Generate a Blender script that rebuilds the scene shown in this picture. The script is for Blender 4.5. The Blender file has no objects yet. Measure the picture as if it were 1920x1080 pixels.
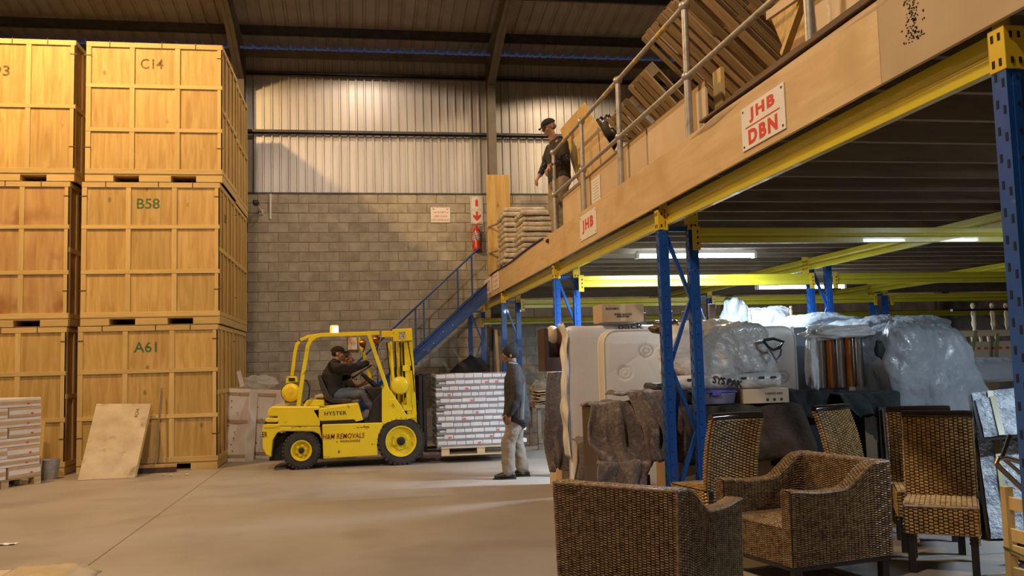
import bpy, math, random
import numpy as np
from mathutils import Vector, Matrix, Euler, noise
random.seed(7)
PI = math.pi
scene = bpy.context.scene
COL = scene.collection
# ------------------------------------------------------------------ camera
EYE = Vector((0, 0, 1.5)); FPX = 1700.0
def _basis(yaw, pitch, roll):
    f = Vector((math.sin(yaw)*math.cos(pitch), math.cos(yaw)*math.cos(pitch), math.sin(pitch)))
    r = Vector((math.cos(yaw), -math.sin(yaw), 0)); u = r.cross(f)
    c, s = math.cos(roll), math.sin(roll)
    return c*r + s*u, -s*r + c*u, f
CR, CU, CF = _basis(math.radians(9.52), math.radians(4.77), math.radians(-1.53))
cd = bpy.data.cameras.new('camera'); cam = bpy.data.objects.new('camera', cd); COL.objects.link(cam)
cd.sensor_width = 36; cd.lens = FPX/1920*36; cd.clip_start = 0.05; cd.clip_end = 200
cam.matrix_world = Matrix(((CR.x, CU.x, -CF.x, EYE.x), (CR.y, CU.y, -CF.y, EYE.y), (CR.z, CU.z, -CF.z, EYE.z), (0, 0, 0, 1)))
scene.camera = cam
# ------------------------------------------------------------------ world, exposure, room lamps
wd = bpy.data.worlds.new('dusk'); scene.world = wd; wd.use_nodes = True
wd.node_tree.nodes['Background'].inputs[0].default_value = (0.10, 0.17, 0.42, 1)
wd.node_tree.nodes['Background'].inputs[1].default_value = 1.1
scene.view_settings.view_transform = 'Standard'; scene.view_settings.look = 'None'
scene.view_settings.exposure = 0.10; scene.view_settings.gamma = 1.0
scene.view_settings.use_curve_mapping = False
WARM = (1.0, 0.60, 0.27)
def spot(name, loc, power, target, cone=150, blend=0.12, size=0.18, col=WARM):
    l = bpy.data.lights.new(name, 'SPOT'); l.energy = power; l.color = col
    l.spot_size = math.radians(cone); l.spot_blend = blend; l.shadow_soft_size = size
    o = bpy.data.objects.new(name, l); COL.objects.link(o); o.location = loc
    d = (Vector(target) - Vector(loc)).normalized()
    o.rotation_euler = d.to_track_quat('-Z', 'Y').to_euler(); return o
spot('high_bay_light', (-5.2, 11.5, 9.1), 2100, (-5.2, 11.6, 0), 165, col=(1.0, 0.62, 0.24))
spot('high_bay_light', (0.1, 16.7, 8.45), 200, (0.1, 16.7, 0), 150, .04, col=(1.0, 0.76, 0.54))
spot('high_bay_light', (4.9, 16.2, 8.5), 330, (4.9, 16.4, 0), 140, .05, col=(1.0, 0.74, 0.46))
spot('high_bay_light', (-2.2, 2.0, 9.3), 1900, (-2.0, 2.6, 0), 160, size=.25, col=(1.0, 0.78, 0.57))
spot('high_bay_light', (6.8, 10.5, 9.0), 800, (6.8, 10.5, 0), 155, size=.25, col=(1.0, 0.72, 0.42))
# ------------------------------------------------------------------ picture-to-place helpers (depths are real distances)
def ray(px, py): return CF + CR*((px-960)/FPX) - CU*((py-540)/FPX)
def aY(px, py, Y): d = ray(px, py); return EYE + d*(Y/d.y)
def aX(px, py, X): d = ray(px, py); return EYE + d*(X/d.x)
def aZ(px, py, Z=0.0): d = ray(px, py); return EYE + d*((Z-EYE.z)/d.z)
# ------------------------------------------------------------------ mesh builder
class MB:
    def __init__(s): s.v = []; s.f = []
    def add(s, vs, fs, m=None):
        n = len(s.v)
        s.v += [tuple(m @ Vector(p)) for p in vs] if m is not None else [tuple(p) for p in vs]
        s.f += [tuple(i+n for i in f) for f in fs]; return s
    def box(s, c, d, rot=None):
        x, y, z = d[0]/2, d[1]/2, d[2]/2
        vs = [(-x,-y,-z),(x,-y,-z),(x,y,-z),(-x,y,-z),(-x,-y,z),(x,-y,z),(x,y,z),(-x,y,z)]
        m = Matrix.Translation(c)
        if rot is not None: m = m @ (rot.to_matrix().to_4x4() if isinstance(rot, Euler) else rot.to_4x4())
        return s.add(vs, [(0,3,2,1),(4,5,6,7),(0,1,5,4),(1,2,6,5),(2,3,7,6),(3,0,4,7)], m)
    def b2(s, a, b):
        return s.box([(a[i]+b[i])/2 for i in range(3)], [abs(a[i]-b[i]) for i in range(3)])
    def bar(s, p, q, w, h, up=(0,0,1)):
        p, q = Vector(p), Vector(q); d = (q-p); L = d.length; d.normalize()
        up = Vector(up)
        if abs(d.dot(up)) > .98: up = Vector((0,1,0))
        x = d.cross(up).normalized(); z = x.cross(d)
        return s.box((p+q)/2, (w, L, h), Matrix((x, d, z)).transposed())
    def ring(s, pts, closed_caps=True, loops=None): pass
    def loft(s, rings, cap=True):
        n = len(rings[0]); b = len(s.v)
        for r in rings: s.v += [tuple(p) for p in r]
        for i in range(len(rings)-1):
            for j in range(n):
                k = (j+1) % n
                s.f.append((b+i*n+j, b+i*n+k, b+(i+1)*n+k, b+(i+1)*n+j))
        if cap:
            s.f.append(tuple(b+j for j in reversed(range(n))))
            s.f.append(tuple(b+(len(rings)-1)*n+j for j in range(n)))
        return s
    def tube(s, pts, r, seg=8, cap=True):
        pts = [Vector(p) for p in pts]; n = len(pts)
        rs = r if isinstance(r, (list, tuple)) else [r]*n
        rings = []; prev = None
        for i in range(n):
            d = (pts[min(i+1, n-1)] - pts[max(i-1, 0)]).normalized()
            if prev is None:
                u = Vector((0,0,1)) if abs(d.z) < .9 else Vector((0,1,0))
                x = d.cross(u).normalized()
            else:
                x = (prev - d*prev.dot(d)).normalized()
            prev = x; y = d.cross(x)
            rings.append([pts[i] + (x*math.cos(2*PI*k/seg) + y*math.sin(2*PI*k/seg))*rs[i] for k in range(seg)])
        return s.loft(rings, cap)
    def lathe(s, prof, seg=20, m=None, cap=True):
        rings = []
        for r, z in prof:
            rg = [Vector((r*math.cos(2*PI*k/seg), r*math.sin(2*PI*k/seg), z)) for k in range(seg)]
            rings.append([m @ p for p in rg] if m is not None else rg)
        return s.loft(rings, cap)
    def cyl(s, p, q, r, seg=16): return s.tube([p, q], r, seg)
    def prism(s, poly, a, b, axis='y', m=None):
        n = len(poly)
        def P(u, v, t): return {'y': (u, t, v), 'x': (t, u, v), 'z': (u, v, t)}[axis]
        vs = [P(u, v, a) for u, v in poly] + [P(u, v, b) for u, v in poly]
        fs = [tuple(range(n)), tuple(range(2*n-1, n-1, -1))] + [(i, i+n, (i+1) % n + n, (i+1) % n) for i in range(n)]
        return s.add(vs, fs, m)
    def ball(s, c, r, nu=12, nv=8, m=None):
        r = (r, r, r) if not isinstance(r, (tuple, list)) else r
        prof = [(max(math.sin(PI*i/nv), .02), -math.cos(PI*i/nv)) for i in range(nv+1)]
        mm = Matrix.Translation(c) @ (m.to_4x4() if m is not None else Matrix()) @ Matrix.Diagonal((*r, 1))
        return s.lathe(prof, nu, mm)
    def grid(s, fn, nu, nv):
        b = len(s.v)
        for j in range(nv+1):
            for i in range(nu+1): s.v.append(tuple(fn(i/nu, j/nv)))
        for j in range(nv):
            for i in range(nu):
                a = b + j*(nu+1) + i; s.f.append((a, a+1, a+nu+2, a+nu+1))
        return s
    def mesh(s, name, mat, smooth=False, ang=35):
        me = bpy.data.meshes.new(name); me.from_pydata(s.v, [], s.f); me.update()
        if mat: me.materials.append(mat)
        if smooth:
            me.polygons.foreach_set('use_smooth', [True]*len(me.polygons))
            if ang < 180: me.set_sharp_from_angle(angle=math.radians(ang))
        return me
    def obj(s, name, mat, parent=None, smooth=False, bevel=0, ang=35, solid=0, sub=0):
        """link as ONE object; a top-level one gets its origin at the middle of its base"""
        if parent is None:
            a = np.array(s.v); c = ((a[:,0].min()+a[:,0].max())/2, (a[:,1].min()+a[:,1].max())/2, a[:,2].min())
            s.v = [(p[0]-c[0], p[1]-c[1], p[2]-c[2]) for p in s.v]
        o = bpy.data.objects.new(name, s.mesh(name, mat, smooth, ang)); COL.objects.link(o)
        if parent is None: o.location = c
        else: o.parent = parent
        if solid:
            m = o.modifiers.new('solid', 'SOLIDIFY'); m.thickness = solid; m.offset = 0
        if sub:
            m = o.modifiers.new('sub', 'SUBSURF'); m.levels = sub; m.render_levels = sub
        if bevel:
            m = o.modifiers.new('bevel', 'BEVEL'); m.width = bevel; m.segments = 2; m.limit_method = 'ANGLE'; m.angle_limit = math.radians(40)
        return o
def tag(o, label=None, cat=None, group=None, kind=None):
    if label: o['label'] = label
    if cat: o['category'] = cat
    if group: o['group'] = group
    if kind: o['kind'] = kind
    return o
def struct(o): o['kind'] = 'structure'; return o
def thing(name, label, cat, loc=(0,0,0), rz=0.0, group=None, rot=None):
    o = bpy.data.objects.new(name, None); COL.objects.link(o); o.empty_display_size = .1
    o.location = loc; o.rotation_euler = rot if rot is not None else (0, 0, rz)
    return tag(o, label, cat, group)
def kids(o): return [c for c in COL.objects if c.parent == o]
def kidmap():
    d = {}
    for c in COL.objects:
        if c.parent: d.setdefault(c.parent.name, []).append(c)
    return d
def copy_tree(o, label=None, loc=None, rz=None, group=None, km=None, parent=None):
    km = km or kidmap()
    c = o.copy(); COL.objects.link(c)
    if parent is not None: c.parent = parent
    for k in km.get(o.name, []): copy_tree(k, km=km, parent=c)
    if label: c['label'] = label
    if group: c['group'] = group
    if loc is not None: c.location = loc
    if rz is not None: c.rotation_euler = (0, 0, rz)
    return c
def kids_last(): return COL.objects[-1]
def rel(parent, pts): return [Vector(p) - parent.location for p in pts]
def shift(mb, loc):
    mb.v = [(p[0]-loc[0], p[1]-loc[1], p[2]-loc[2]) for p in mb.v]; return mb
_fontcache = {}
def text_mb(body, height, ex=.002, bold=0.0, width=None, align='CENTER', spacing=1.0, shear=0.0):
    """letters as a mesh in the XZ plane, facing -Y, centred on the origin"""
    cu = bpy.data.curves.new('txt', 'FONT'); cu.body = body; cu.size = 1; cu.extrude = 0; cu.offset = bold
    cu.align_x = align; cu.resolution_u = 3; cu.space_character = spacing; cu.shear = shear
    ob = bpy.data.objects.new('txt', cu); COL.objects.link(ob)
    me = bpy.data.meshes.new_from_object(ob); bpy.data.objects.remove(ob)
    vs = np.array([v.co[:] for v in me.vertices]); fs = [tuple(p.vertices) for p in me.polygons]
    x0, x1 = vs[:,0].min(), vs[:,0].max(); y0, y1 = vs[:,1].min(), vs[:,1].max()
    k = height/(y1-y0); kx = k if width is None else width/(x1-x0)
    mb = MB(); n = len(vs)
    P = [((v[0]-(x0+x1)/2)*kx, (v[1]-(y0+y1)/2)*k) for v in vs]
    edges = {}
    for f in fs:
        for i in range(len(f)):
            e = (f[i], f[(i+1) % len(f)])
            if (e[1], e[0]) in edges: del edges[(e[1], e[0])]
            else: edges[e] = 1
    mb.v = [(x, -ex, z) for x, z in P] + [(x, 0, z) for x, z in P]
    mb.f = list(fs) + [(a, a+n, b+n, b) for a, b in edges]
    return mb
def xf(mb, m): mb.v = [tuple(m @ Vector(p)) for p in mb.v]; return mb
# ------------------------------------------------------------------ materials
def _new(name):
    m = bpy.data.materials.new(name); m.use_nodes = True
    return m, m.node_tree.nodes, m.node_tree.links, m.node_tree.nodes['Principled BSDF']
def mat(name, c1, c2=None, rough=.6, metal=0, scale=4, stretch=(1,1,1), detail=4, bump=0, bscale=None, rand=0.0, lo=.35, hi=.65,
        spots=None, spot_scale=2.0, spot_lo=.6, spot_hi=.75, coat=0, rvar=0, alpha=1, trans=0, sheen=0, coords='Object'):
    m, N, L, B = _new(name)
    B.inputs['Roughness'].default_value = rough; B.inputs['Metallic'].default_value = metal
    B.inputs['Coat Weight'].default_value = coat; B.inputs['Alpha'].default_value = alpha
    B.inputs['Transmission Weight'].default_value = trans; B.inputs['Sheen Weight'].default_value = sheen
    tc = N.new('ShaderNodeTexCoord'); mp = N.new('ShaderNodeMapping'); mp.inputs['Scale'].default_value = stretch
    L.new(tc.outputs[coords], mp.inputs[0])
    vec = mp.outputs[0]
    if rand:
        oi = N.new('ShaderNodeObjectInfo'); ad = N.new('ShaderNodeVectorMath'); ad.operation = 'ADD'
        cb = N.new('ShaderNodeMath'); cb.operation = 'MULTIPLY'; cb.inputs[1].default_value = 37
        L.new(oi.outputs['Random'], cb.inputs[0]); L.new(vec, ad.inputs[0]); L.new(cb.outputs[0], ad.inputs[1]); vec = ad.outputs[0]
    col = None
    if c2 is not None:
        no = N.new('ShaderNodeTexNoise'); no.inputs['Scale'].default_value = scale; no.inputs['Detail'].default_value = detail
        L.new(vec, no.inputs['Vector'])
        cr = N.new('ShaderNodeValToRGB'); cr.color_ramp.elements[0].position = lo; cr.color_ramp.elements[1].position = hi
        cr.color_ramp.elements[0].color = (*c1, 1); cr.color_ramp.elements[1].color = (*c2, 1)
        L.new(no.outputs[0], cr.inputs[0]); col = cr.outputs[0]
    if spots is not None:
        n2 = N.new('ShaderNodeTexNoise'); n2.inputs['Scale'].default_value = spot_scale; n2.inputs['Detail'].default_value = 3
        L.new(vec, n2.inputs['Vector'])
        r2 = N.new('ShaderNodeMapRange'); r2.inputs[1].default_value = spot_lo; r2.inputs[2].default_value = spot_hi
        L.new(n2.outputs[0], r2.inputs[0])
        mx = N.new('ShaderNodeMix'); mx.data_type = 'RGBA'; L.new(r2.outputs[0], mx.inputs[0])
        if col: L.new(col, mx.inputs[6])
        else: mx.inputs[6].default_value = (*c1, 1)
        mx.inputs[7].default_value = (*spots, 1); col = mx.outputs[2]
    if rand:
        hs = N.new('ShaderNodeHueSaturation'); mr = N.new('ShaderNodeMapRange')
        mr.inputs[3].default_value = 1-rand; mr.inputs[4].default_value = 1+rand
        L.new(oi.outputs['Random'], mr.inputs[0]); L.new(mr.outputs[0], hs.inputs['Value'])
        if col: L.new(col, hs.inputs['Color'])
        else: hs.inputs['Color'].default_value = (*c1, 1)
        col = hs.outputs[0]
    if col: L.new(col, B.inputs['Base Color'])
    else: B.inputs['Base Color'].default_value = (*c1, 1)
    if bump:
        n3 = N.new('ShaderNodeTexNoise'); n3.inputs['Scale'].default_value = bscale or scale*3; n3.inputs['Detail'].default_value = 5
        L.new(vec, n3.inputs['Vector']); bp = N.new('ShaderNodeBump'); bp.inputs['Strength'].default_value = min(bump, 1); bp.inputs['Distance'].default_value = .02*max(bump, 1)
        L.new(n3.outputs[0], bp.inputs['Height']); L.new(bp.outputs[0], B.inputs['Normal'])
    return m
def wood(name, c1, c2, grain='z', scale=3, rough=.65, rand=.08, knots=True, spots=None, bump=.15):
    st = {'z': (7,7,.7), 'x': (.7,7,7), 'y': (7,.7,7)}[grain]
    m, N, L, B = _new(name); B.inputs['Roughness'].default_value = rough
    tc = N.new('ShaderNodeTexCoord'); mp = N.new('ShaderNodeMapping'); mp.inputs['Scale'].default_value = st
    oi = N.new('ShaderNodeObjectInfo'); ad = N.new('ShaderNodeVectorMath'); mu = N.new('ShaderNodeMath'); mu.operation = 'MULTIPLY'; mu.inputs[1].default_value = 61
    L.new(tc.outputs['Object'], mp.inputs[0]); L.new(oi.outputs['Random'], mu.inputs[0]); L.new(mp.outputs[0], ad.inputs[0]); L.new(mu.outputs[0], ad.inputs[1])
    no = N.new('ShaderNodeTexNoise'); no.inputs['Scale'].default_value = scale; no.inputs['Detail'].default_value = 6; no.inputs['Distortion'].default_value = .8
    L.new(ad.outputs[0], no.inputs['Vector'])
    cr = N.new('ShaderNodeValToRGB'); cr.color_ramp.elements[0].position = .3; cr.color_ramp.elements[1].position = .7
    cr.color_ramp.elements[0].color = (*c2, 1); cr.color_ramp.elements[1].color = (*c1, 1)
    L.new(no.outputs[0], cr.inputs[0]); col = cr.outputs[0]
    if knots:
        vo = N.new('ShaderNodeTexVoronoi'); vo.inputs['Scale'].default_value = 2.6
        a2 = N.new('ShaderNodeVectorMath'); mp2 = N.new('ShaderNodeMapping'); mp2.inputs['Scale'].default_value = {'z': (1,1,.6), 'x': (.6,1,1), 'y': (1,.6,1)}[grain]
        L.new(tc.outputs['Object'], mp2.inputs[0]); L.new(mp2.outputs[0], a2.inputs[0]); L.new(mu.outputs[0], a2.inputs[1]); L.new(a2.outputs[0], vo.inputs['Vector'])
        r = N.new('ShaderNodeMapRange'); r.inputs[1].default_value = .035; r.inputs[2].default_value = .09; r.inputs[3].default_value = .65; r.inputs[4].default_value = 0
        L.new(vo.outputs['Distance'], r.inputs[0])
        mx = N.new('ShaderNodeMix'); mx.data_type = 'RGBA'; L.new(r.outputs[0], mx.inputs[0]); L.new(col, mx.inputs[6]); mx.inputs[7].default_value = (c2[0]*.3, c2[1]*.25, c2[2]*.2, 1); col = mx.outputs[2]
    if spots:
        n2 = N.new('ShaderNodeTexNoise'); n2.inputs['Scale'].default_value = 1.6; n2.inputs['Detail'].default_value = 3
        L.new(tc.outputs['Object'], n2.inputs['Vector'])
        r = N.new('ShaderNodeMapRange'); r.inputs[1].default_value = .55; r.inputs[2].default_value = .72; L.new(n2.outputs[0], r.inputs[0])
        mx = N.new('ShaderNodeMix'); mx.data_type = 'RGBA'; L.new(r.outputs[0], mx.inputs[0]); L.new(col, mx.inputs[6]); mx.inputs[7].default_value = (*spots, 1); col = mx.outputs[2]
    hs = N.new('ShaderNodeHueSaturation'); mr = N.new('ShaderNodeMapRange'); mr.inputs[3].default_value = 1-rand; mr.inputs[4].default_value = 1+rand
    L.new(oi.outputs['Random'], mr.inputs[0]); L.new(mr.outputs[0], hs.inputs['Value']); L.new(col, hs.inputs['Color']); L.new(hs.outputs[0], B.inputs['Base Color'])
    bp = N.new('ShaderNodeBump'); bp.inputs['Strength'].default_value = bump; bp.inputs['Distance'].default_value = .01
    L.new(no.outputs[0], bp.inputs['Height']); L.new(bp.outputs[0], B.inputs['Normal'])
    return m
def emit(name, c, s):
    m, N, L, B = _new(name); B.inputs['Base Color'].default_value = (0,0,0,1)
    B.inputs['Emission Color'].default_value = (*c, 1); B.inputs['Emission Strength'].default_value = s; return m
ply = wood('plywood_pine', (.60,.41,.15), (.43,.26,.075), 'z', 2.2, rough=.6, rand=.12)
plyx = wood('plywood_pale', (.64,.47,.26), (.54,.37,.19), 'y', 2.0, rough=.6, rand=.05, knots=False, spots=(.50,.34,.17))
pine = wood('pine_batten', (.64,.46,.20), (.53,.37,.14), 'z', 3, rand=.1, knots=False)
pinex = wood('pine_rail', (.64,.46,.20), (.53,.37,.14), 'x', 3, rand=.1, knots=False)
oldwood = wood('weathered_pallet_wood', (.48,.36,.22), (.29,.20,.11), 'x', 3, rand=.35, knots=True, rough=.8)
oldwood_y = wood('weathered_pallet_wood_y', (.50,.37,.22), (.30,.20,.12), 'y', 3, rand=.25, knots=True, rough=.8)
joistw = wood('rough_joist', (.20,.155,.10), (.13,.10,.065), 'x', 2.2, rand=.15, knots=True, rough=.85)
stained = wood('stained_plywood', (.56,.36,.16), (.40,.22,.08), 'z', 1.4, rand=.05, knots=False, spots=(.30,.13,.04))
concrete = mat('concrete_floor', (.285,.25,.225), (.36,.32,.29), rough=.55, scale=.7, detail=8, bump=.05, bscale=30, spots=(.22,.185,.16), spot_scale=.9, spot_lo=.55, spot_hi=.8)
blockm = mat('grey_cement_block', (.34,.30,.245), (.45,.405,.335), rough=.95, scale=5, detail=7, bump=.35, bscale=45, rand=.10, spots=(.27,.235,.19), spot_scale=2.2, spot_lo=.55, spot_hi=.75)
mortar = mat('mortar', (.42,.38,.31), (.36,.32,.26), rough=1, scale=12)
sheet = mat('galvanised_sheet', (.46,.44,.44), (.55,.53,.53), rough=.42, metal=.35, scale=1.3, stretch=(3,1,.4), detail=5)
roofm = mat('roof_sheet', (.27,.245,.22), (.34,.31,.28), rough=.6, metal=.2, scale=2)
steel_dark = mat('dark_steel', (.075,.075,.085), (.05,.05,.06), rough=.5, metal=.3, scale=6)
steel_brown = mat('brown_primer_steel', (.17,.145,.12), (.13,.11,.09), rough=.6, scale=4)
blue = mat('blue_rack_paint', (.010,.085,.36), (.008,.07,.31), rough=.32, scale=5, coat=.3, spots=(.07,.13,.28), spot_scale=14, spot_lo=.68, spot_hi=.75)
blue_stair = mat('blue_stair_paint', (.025,.075,.28), (.02,.06,.22), rough=.45, scale=6, spots=(.12,.14,.2), spot_scale=8, spot_lo=.62, spot_hi=.8)
yel = mat('yellow_beam_paint', (.60,.52,.03), (.55,.47,.03), rough=.30, scale=3, coat=.4)
yel2 = mat('yellow_connector_paint', (.72,.50,.03), (.66,.45,.03), rough=.35, scale=5)
black = mat('black_matte', (.012,.012,.013), rough=.7)
slotm = mat('dark_slot', (.006,.008,.02), rough=.9)
galv = mat('galvanised_pipe', (.50,.47,.44), (.40,.37,.34), rough=.45, metal=.6, scale=18, spots=(.30,.26,.22), spot_scale=9)
whitep = mat('white_board', (.80,.78,.76), (.74,.72,.70), rough=.5, scale=3)
redp = mat('red_lettering', (.62,.05,.03), rough=.6)
# ================================================================== SETTING
YW = 19.4
floor = MB()
struct(MB().b2((-13,-11,-.2), (16.5,19.9,0)).obj('floor', concrete))
# floor joints: recessed saw cuts shown as narrow dark filler strips flush with the slab
jm = mat('joint_filler', (.16,.135,.115), rough=.9)
fl = bpy.data.objects['floor']
for i, x in enumerate((-2.15, 3.2)):
    o = shift(MB().b2((x-.006, -6, -.002), (x+.006, 19.3, .0012)), fl.location).obj('floor_joint', jm, fl)
for y in (15.5, 6.2):
    o = shift(MB().b2((-12, y-.006, -.002), (16, y+.006, .0012)), fl.location).obj('floor_joint', jm, fl)
# ---- block wall at the back
wb = struct(MB().b2((-13, YW+.012, 0), (16.5, YW+.2, 5.19)).obj('wall_back', mortar))
BW, BH = .417, .208
def block_shape(mb, x0, x1, z0, z1, d=0.0):
    g, c = .005, .006; y0, y1 = YW-d, YW+.03
    a = [(x0+g, z0+g), (x1-g, z0+g), (x1-g, z1-g), (x0+g, z1-g)]
    b = [(x0+g+c, z0+g+c), (x1-g-c, z0+g+c), (x1-g-c, z1-g-c), (x0+g+c, z1-g-c)]
    vs = [(x, y1, z) for x, z in a] + [(x, y0+c, z) for x, z in a] + [(x, y0, z) for x, z in b]
    fs = [(8,9,10,11)] + [(4+i, 4+(i+1)%4, 8+(i+1)%4, 8+i) for i in range(4)] + [(i, (i+1)%4, 4+(i+1)%4, 4+i) for i in range(4)]
    mb.add(vs, fs)
far = MB(); full = None; halves = {}; nb = 0
for r in range(25):
    z0 = r*BH; off = (BW/2 if r % 2 else 0) + .05
    x = -13 + off - BW
    while x < 16.4:
        x0, x1 = max(x, -13), min(x+BW, 16.4)
        if x1-x0 > .1:
            if x1 > -2.5 and x0 < 2.95 and z0 > 1.2 and x1-x0 > BW-.01 and nb < 300:
                if full is None:
                    m = MB(); block_shape(m, 0, BW, 0, BH); m.v = [(p[0], p[1]-YW, p[2]) for p in m.v]; full = m.mesh('block', blockm)
                o = bpy.data.objects.new('block', full); COL.objects.link(o); o.parent = wb
                o.location = Vector((x0, YW-random.uniform(0, .006), z0)) - wb.location; nb += 1
            else:
                block_shape(far, x0, x1, z0, z1=z0+BH, d=random.uniform(0, .006))
        x += BW
tag(shift(far, wb.location).obj('block', blockm, wb), kind='stuff')
# ---- corrugated sheeting above
def corrugate(mb, x0, x1, z0, z1, y, period=.178, depth=.03, dirn=-1):
    x = x0; prof = []
    while x < x1:
        for dx, dd in ((0,0),(.118,0),(.130,.9),(.158,.9),(.170,0)):
            if x+dx <= x1: prof.append((x+dx, y + dirn*depth*dd))
        x += period
    prof.append((x1, y)); n = len(mb.v)
    for px, py in prof: mb.v += [(px, py, z0), (px, py, z1)]
    for i in range(len(prof)-1): mb.f.append((n+2*i, n+2*i+2, n+2*i+3, n+2*i+1))
cols = [-7.75, -2.42, 2.86, 8.1, 13.4]
up = MB(); corrugate(up, -13, 16.5, 5.19, 8.365, YW+.16, depth=.045); struct(up.obj('wall_cladding', sheet, ))
bpy.data.objects['wall_cladding'].name = 'wall_upper'
# wall girts
for i, z in enumerate((6.5, 7.77)):
    g = MB(); g.b2((-13, YW-.0, z), (16.5, YW+.12, z+.02)); g.b2((-13, YW-.0, z), (16.5, YW+.015, z+.075))
    struct(g.obj('trim_%d' % (i+1), steel_dark))
struct(MB().b2((-13, YW-.015, 5.19), (16.5, YW+.16, 5.225)).obj('trim_3', steel_dark))
struct(MB().b2((-13, YW+.03, 8.17), (16.5, YW+.13, 8.30)).obj('trim_4', steel_brown))
# columns and rafters
def roofz(Y): return 8.42 + .17*(YW-Y) if Y > -2 else 8.42+.17*(YW+2) - .17*(-2-Y)
def ibeam(mb, path, wx, d, x):
    for (ya, za), (yb, zb) in zip(path[:-1], path[1:]):
        pass
for i, x in enumerate(cols):
    c = MB(); f = .085
    c.b2((x-f, YW-.33, 0), (x+f, YW-.318, 8.2)); c.b2((x-f, YW-.02, 0), (x+f, YW-.008, 8.2)); c.b2((x-.006, YW-.318, 0), (x+.006, YW-.02, 8.2))
    struct(c.obj('column', steel_brown))
    r = MB()
    pts = [(YW-.33, 7.55), (YW-1.9, roofz(YW-1.9)-.62), (-2, roofz(-2)-.5), (-10.8, roofz(-10.8)-.5)]
    n = len(r.v)
    # bottom flange, web, top flange following the roof slope
    for (ya, za), (yb, zb) in zip(pts[:-1], pts[1:]):
        ta, tb = roofz(ya)-.2, roofz(yb)-.2
        for (x0, x1, a0, a1, b0, b1) in ((x-f, x+f, za, za+.014, zb, zb+.014), (x-.006, x+.006, za, ta, zb, tb), (x-f, x+f, ta-.014, ta, tb-.014, tb)):
            vs = [(x0,ya,a0),(x1,ya,a0),(x1,ya,a1),(x0,ya,a1),(x0,yb,b0),(x1,yb,b0),(x1,yb,b1),(x0,yb,b1)]
            r.add(vs, [(0,1,2,3),(7,6,5,4),(0,4,5,1),(1,5,6,2),(2,6,7,3),(3,7,4,0)])
    struct(r.obj('rafter', steel_brown))
# roof sheets: ribs run down the slope
rs = MB(); x = -13; prof = []
while x < 16.5:
    for dx, dd in ((0,0),(.10,0),(.125,.9),(.165,.9),(.19,0)): prof.append((x+dx, .035*dd))
    x += .26
for (ya, yb) in ((YW+.5, -2), (-2, -11)):
    n = len(rs.v)
    for px, h in prof: rs.v += [(px, ya, roofz(ya)+h), (px, yb, roofz(yb)+h)]
    for i in range(len(prof)-1): rs.f.append((n+2*i, n+2*i+2, n+2*i+3, n+2*i+1))
struct(rs.obj('ceiling', roofm))
for k in range(14):
    Y = YW-.75-k*1.65
    if Y > -10:
        z = roofz(Y)
        struct(MB().b2((-13, Y-.03, z-.2), (16.5, Y-.015, z-.01)).b2((-13, Y-.03, z-.2), (16.5, Y+.045, z-.185)).obj('purlin', steel_dark))
brc = MB().tube([(-7.6, 18.4, roofz(18.4)-.25), (-2.5, 12.5, roofz(12.5)-.25)], .03, 6); struct(brc.obj('roof_brace', steel_dark))
# enclosing walls out of view
side = mat('side_wall', (.30,.27,.23), (.24,.21,.18), rough=.9, scale=.8)
struct(MB().b2((-13.2,-11,0), (-13,19.9,12.5)).obj('wall_left', side))
struct(MB().b2((16.5,-11,0), (16.7,19.9,12.5)).obj('wall_right', side))
struct(MB().b2((-13.2,-11.2,0), (16.7,-11,12.5)).obj('wall_front', side))

# ================================================================== RACKING AND MEZZANINE
XF = 2.55
def rack_frame(x, y, top, label, w=.085, d=.085, sep=.27, mirror=False, slots=True, conn=True, base=None):
    t = thing('rack_frame', label, 'rack frame', (x, y, 0), group='blue upright rack frames')
    for k, dx in enumerate((0, sep)):
        p = MB(); h = top
        # open-backed channel: front web, two sides, rear lips
        x0, x1 = dx, dx+w
        p.b2((x0, -d/2, 0), (x0+.006, d/2, h)); p.b2((x1-.006, -d/2, 0), (x1, d/2, h))
        p.b2((x0+.006, -d/2, 0), (x1-.006, -d/2+.006, h))
        p.b2((x0+w*.3, -d/2-.004, 0), (x0+w*.7, -d/2, h))
        p.b2((x0+.006, d/2-.006, 0), (x0+w*.35, d/2, h)); p.b2((x1-w*.35, d/2-.006, 0), (x1-.006, d/2, h))
        po = p.obj('post', blue, t)
        if slots:
            s = MB(); z = .15
            while z < h-.1:
                for yy in (-d*.25, d*.22):
                    s.box((x0-.0005, yy, z + (.03 if yy > 0 else 0)), (.003, .013, .034))
                s.box((x0+w*.5, -d/2-.0045, z+.02), (.011, .003, .012))
                z += .11
            tag(s.obj('slot', slotm, po), kind='stuff')
        MB().b2((x0-.004, -d/2-.008, top-.18), (x1+.004, d/2+.004, top-.002)).obj('connector', yel2, t, bevel=.003)
        hk = MB()
        for zz in (top-.145, top-.04):
            for q in (-.02, .02):
                hk.box((x0-.005, q, zz), (.003,.014,.03)).box((x0+w/2+q*.9, -d/2-.009, zz), (.012,.003,.026))
        tag(hk.obj('hook_slot', slotm, kids_last()), kind='stuff')
        fp = MB().b2((x0-.02, -d/2-.02, 0), (x1+.02, d/2+.02, .008)).obj('foot_plate', blue, t)
    zs = [top-.17]; 
    MB().b2((w, -.02, top-.19), (sep, .02, top-.15)).obj('brace', blue, t)
    z = top-.2; side = 0
    while z > .45:
        zb = z-.575; a, b = (w*.8, sep+.01) if side == 0 else (sep+.01, w*.8)
        MB().bar((a, 0, z), (b, 0, zb), .03, .035, (0,1,0)).obj('brace', blue, t)
        z = zb; side ^= 1
    return t
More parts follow.
